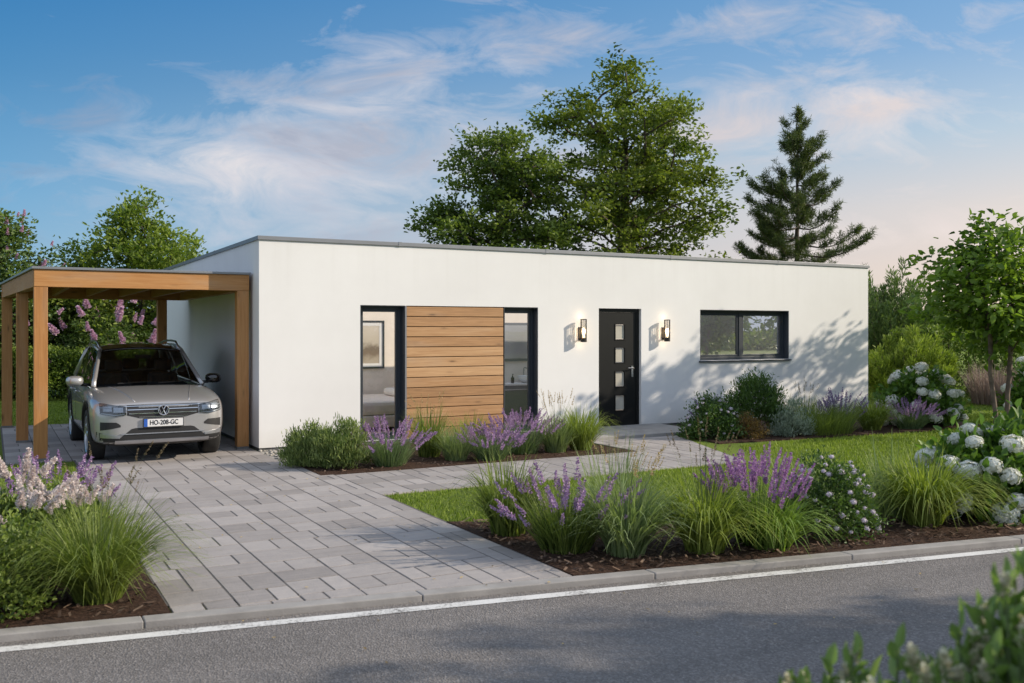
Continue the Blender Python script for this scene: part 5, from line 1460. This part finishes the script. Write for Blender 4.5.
def hedge(loc, L, D, H, rz, label, mat, seed, n, lw=.05, group=None, name='hedge', trim=.5, cat='hedge'):
    r = np.random.default_rng(seed); t_ = thing(name, loc, rz, label, cat, group)
    A = np.array((L * H, L * H, L * D, D * H * 2)); k = r.choice(4, n, p=A / A.sum()); u, v = r.random(n), r.random(n)
    P = np.zeros((n, 3)); Nn = np.zeros((n, 3))
    P[:, 0] = np.where(k == 3, np.where(u < .5, -L / 2, L / 2), (u - .5) * L); P[:, 1] = np.select([k == 0, k == 1, k == 2], [np.full(n, -D / 2), np.full(n, D / 2), (v - .5) * D], (v - .5) * D)
    P[:, 2] = np.where(k == 2, H, v * H); P[k == 3, 2] = r.random((k == 3).sum()) * H
    Nn[k == 0, 1] = -1; Nn[k == 1, 1] = 1; Nn[k == 2, 2] = 1; Nn[k == 3, 0] = np.sign(P[k == 3, 0])
    lump = .10 * np.sin(P[:, 0] * 3.1 + P[:, 2] * 2) + .08 * np.sin(P[:, 0] * 7.3 - P[:, 2] * 5 + 1)
    P += Nn * (lump * trim - r.random(n) ** 2 * .28 + .02)[:, None] + r.normal(0, .03, (n, 3)); P[:, 2] = np.maximum(P[:, 2], .02)
    leaves('foliage', P, Nn * .8 + r.normal(size=(n, 3)) * .7 + np.array((0, 0, .35)), lw * r.uniform(.7, 1.4, n), lw * .5, mat, t_, r, np.clip(.45 + lump * 1.5 + r.normal(0, .2, n), 0, 1))
    m_ = MB()
    for i in range(int(L / .5)): m_.tube([(-L / 2 + .3 + i * .5, r.normal(0, .05), -.02), (-L / 2 + .3 + i * .5 + r.normal(0, .06), r.normal(0, .08), H * .8)], [.03, .015], 5)
    m_.build('stems', M['woody'], t_, recalc=False)
    return t_
hedge((-2.2, 12.9, 0), 9.5, 1.0, 1.25, math.radians(-24.8), 'clipped dark green hedge behind the carport', M['hedge'], 341, 30000, .075, 'hedges round the garden')
hedge((20.6, .4, 0), 8.0, 1.2, 1.75, math.radians(-64), 'tall dark hedge behind the young tree at the right edge', M['hedge'], 342, 30000, .085, 'hedges round the garden')
grass((17.6, .25, 0), 1.15, .50, 700, 'hazy pinkish grass clump in front of the dark hedge on the right', leafmat('pink_grass', (.10, .07, .06), (.26, .20, .17), .3, 2), 343, .010, .1, base=.35, spread=.8)
shrub((17.75, -1.05, 0), 1.9, 1.3, 1.05, 'white hydrangea farthest back under the dark hedge at the right edge', M['hyd'], 344, 90, 22, .12, .13, .08, nheads=22, hs=1.35, **HYD)
# lilacs, buddleia and bushes on the left
def bush(loc, label, env, ztop, n, mind, mat, seed, heads=None, nh=0, hs=1.0, group='flowering bushes behind the carport', name='flowering_bush', cat='bush', hz=.3, off=.28, **kw):
    r = np.random.default_rng(seed); t_ = thing(name, loc, 0, label, cat, group)
    tg = sample_crown(r, env, ztop, .35, n, mind)
    grow(t_, [(0, 0, -.03), (.02, 0, .15), (0, .03, .4), (.03, 0, .7)], tg, .08, M['woody'], seed, rise=.8, minr=.006, name='stems')
    crown(t_, tg, r, mat, **kw)
    c = tg.mean(0)
    pick = [p for p in tg if p[2] > ztop * hz and (p - c)[0] * .35 - (p - c)[1] * .9 > -.25]; r.shuffle(pick)
    for p in pick[:nh]:
        o = unit(p - c); put('flower_panicle', random.choice(heads), t_, p + o * off + np.array((.12, -.22, .08)) + r.normal(0, .08, 3), o * .6 + np.array((0, 0, .7)) + r.normal(0, .2, 3), hs * r.uniform(.7, 1.2), r.uniform(0, 6))
    return t_
bush((-3.3, 14.5, 0), 'tall lilac bush with small pink blossoms at the left edge behind the carport', [(0, 1.2), (.3, 1.6), (.6, 1.5), (.85, .95), (1, .3)], 4.7, 120, .34, M['lilacleaf'], 351, PANIC, 80, .7, hz=.2, tufts=9, per=20, cr=.36, tr=.14, L=.12, W=.07)
bush((-5.6, 15.8, 0), 'second tall lilac bush beyond the left edge of the carport', [(0, 1.3), (.3, 1.7), (.6, 1.5), (.85, .9), (1, .3)], 5.1, 70, .42, M['lilacleaf'], 352, PANIC, 60, .75, hz=.25, tufts=9, per=20, cr=.4, tr=.15, L=.13, W=.075)
bush((-.85, 13.75, 0), 'rounded bush with large pink flower panicles behind the car', [(0, .9), (.4, 1.15), (.75, .95), (1, .35)], 2.05, 60, .30, M['lilacleaf'], 353, PANIC, 60, 1.2, hz=.42, off=.46, tufts=9, per=20, cr=.30, tr=.12, L=.12, W=.045)
bush((1.5, 14.4, 0), 'light green loose bush seen under the carport roof by the house wall', [(0, .9), (.4, 1.2), (.75, 1.0), (1, .3)], 2.9, 60, .34, M['birch'], 354, group='bushes at the back of the garden', name='bush', tufts=9, per=20, cr=.34, tr=.13, L=.11, W=.06)
bush((-1.6, 15.2, 0), 'green bush behind the clipped hedge, under the light green tree', [(0, 1.2), (.4, 1.5), (.75, 1.2), (1, .3)], 3.3, 60, .42, M['maple'], 355, group='bushes at the back of the garden', name='bush', tufts=9, per=20, cr=.42, tr=.15, L=.14, W=.08)

# blossoming evergreen shrubs close to the camera, on the near verge
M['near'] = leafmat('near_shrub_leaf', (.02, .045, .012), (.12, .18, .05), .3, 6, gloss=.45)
M['bud'] = leafmat('cream_bud', (.45, .42, .28), (.75, .72, .55), .35, 8)
BUD = [spike_mesh('flower_bud', M['bud'], .035, .0085, 34, 70 + i, .012) for i in range(2)]
def near_shrub(loc, w, h, label, seed, nshoot=46, group='leafy shrubs on the near verge'):
    r = np.random.default_rng(seed); t_ = thing('leafy_shrub', loc, 0, label, 'shrub', group)
    P, D, T = [], [], []; m_ = MB(); tips = []
    for i in range(nshoot):
        a = r.uniform(0, 6.283); q = math.sqrt(r.random()); R = w / 2 * q; H = h * (1 - .18 * q * q) * r.uniform(.88, 1.0)
        b = np.array((R * .3 * math.cos(a), R * .3 * math.sin(a), 0)); e = np.array((R * math.cos(a), R * math.sin(a), H)); mid = b + (e - b) * .6 + np.array((R * .12 * math.cos(a), R * .12 * math.sin(a), 0))
        m_.tube([b, mid, e], [.007, .005, .0025], 5); ax = unit(e - mid)
        for k in range(26):
            u = 1 - (k / 26) * .46; p = b + (e - b) * u; az = k * 2.4; sdir = np.array((math.cos(az), math.sin(az), 0))
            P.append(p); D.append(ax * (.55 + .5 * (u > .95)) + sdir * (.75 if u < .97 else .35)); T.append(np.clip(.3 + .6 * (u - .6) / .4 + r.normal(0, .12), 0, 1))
        tips.append((e, ax))
    m_.build('stems', M['stem'], t_, recalc=False)
    P, D, T = np.array(P), np.array(D), np.array(T); N = len(P)
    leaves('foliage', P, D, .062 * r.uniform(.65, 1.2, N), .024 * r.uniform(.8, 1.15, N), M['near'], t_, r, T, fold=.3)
    for i, (e, ax) in enumerate(tips):
        if i % 2 == 0: put('flower_bud', random.choice(BUD), t_, e, ax, r.uniform(1.0, 1.6))
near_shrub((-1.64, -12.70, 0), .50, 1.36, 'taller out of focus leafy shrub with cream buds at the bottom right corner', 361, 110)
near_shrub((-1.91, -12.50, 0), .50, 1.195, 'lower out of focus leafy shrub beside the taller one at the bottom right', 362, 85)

# wood across the road, behind the camera (it shows in the window panes), and the far woods round the garden
def woods(name, path, n, h, seed, w=4, leaf=.5):
    r = np.random.default_rng(seed); A = np.array(path, float); k = r.integers(0, len(A) - 1, n); u = r.random(n)
    B = A[k] + (A[k + 1] - A[k]) * u[:, None]; s = np.hypot(B[:, 0], B[:, 1]); hh = h * (.72 + .28 * np.sin(B[:, 0] * .35 + np.sin(B[:, 1] * .3) * 2))
    P = np.stack([B[:, 0] + r.normal(0, w / 2, n), B[:, 1] + r.normal(0, w / 2, n), hh * r.random(n) ** .7], 1)
    o = leaves(name, P, r.normal(size=(n, 3)) + np.array((0, 0, .3)), leaf * r.uniform(.6, 1.3, n), leaf * .6, M['maple'], None, r, np.clip(r.normal(.45, .2, n), 0, 1))
    tag(o, kind='stuff')
woods('far_wood', [(-60, -46), (-20, -50), (20, -52), (70, -50)], 26000, 1.7, 371, 5, .5)
woods('distant_trees', [(-60, 40), (-10, 55), (40, 62), (75, 40), (85, 5)], 26000, 4.6, 372, 5, .6)

# a few fallen leaves and petals on the paving and the road
r = np.random.default_rng(380); k = 170
P = np.stack([r.uniform(-2.3, 3.0, k), r.uniform(-9.6, -.4, k), np.full(k, .021)], 1)
on = P[:, 1] < ky(P[:, 0]); P[on, 2] = -.022; P = P[(P[:, 0] < .2) | on | ((P[:, 1] > -4.1) & (P[:, 1] < -2.75))]
k = len(P); a = r.uniform(0, 6.283, k)
M['litter'] = leafmat('fallen_leaf', (.10, .07, .03), (.30, .22, .10), .2, 3)
o = leaves('fallen_leaves', P, np.stack([np.cos(a), np.sin(a), r.uniform(0, .15, k)], 1), r.uniform(.015, .04, k), .014, M['litter'], None, r, r.random(k), upbias=3.0, droop=.0)
tag(o, kind='stuff')
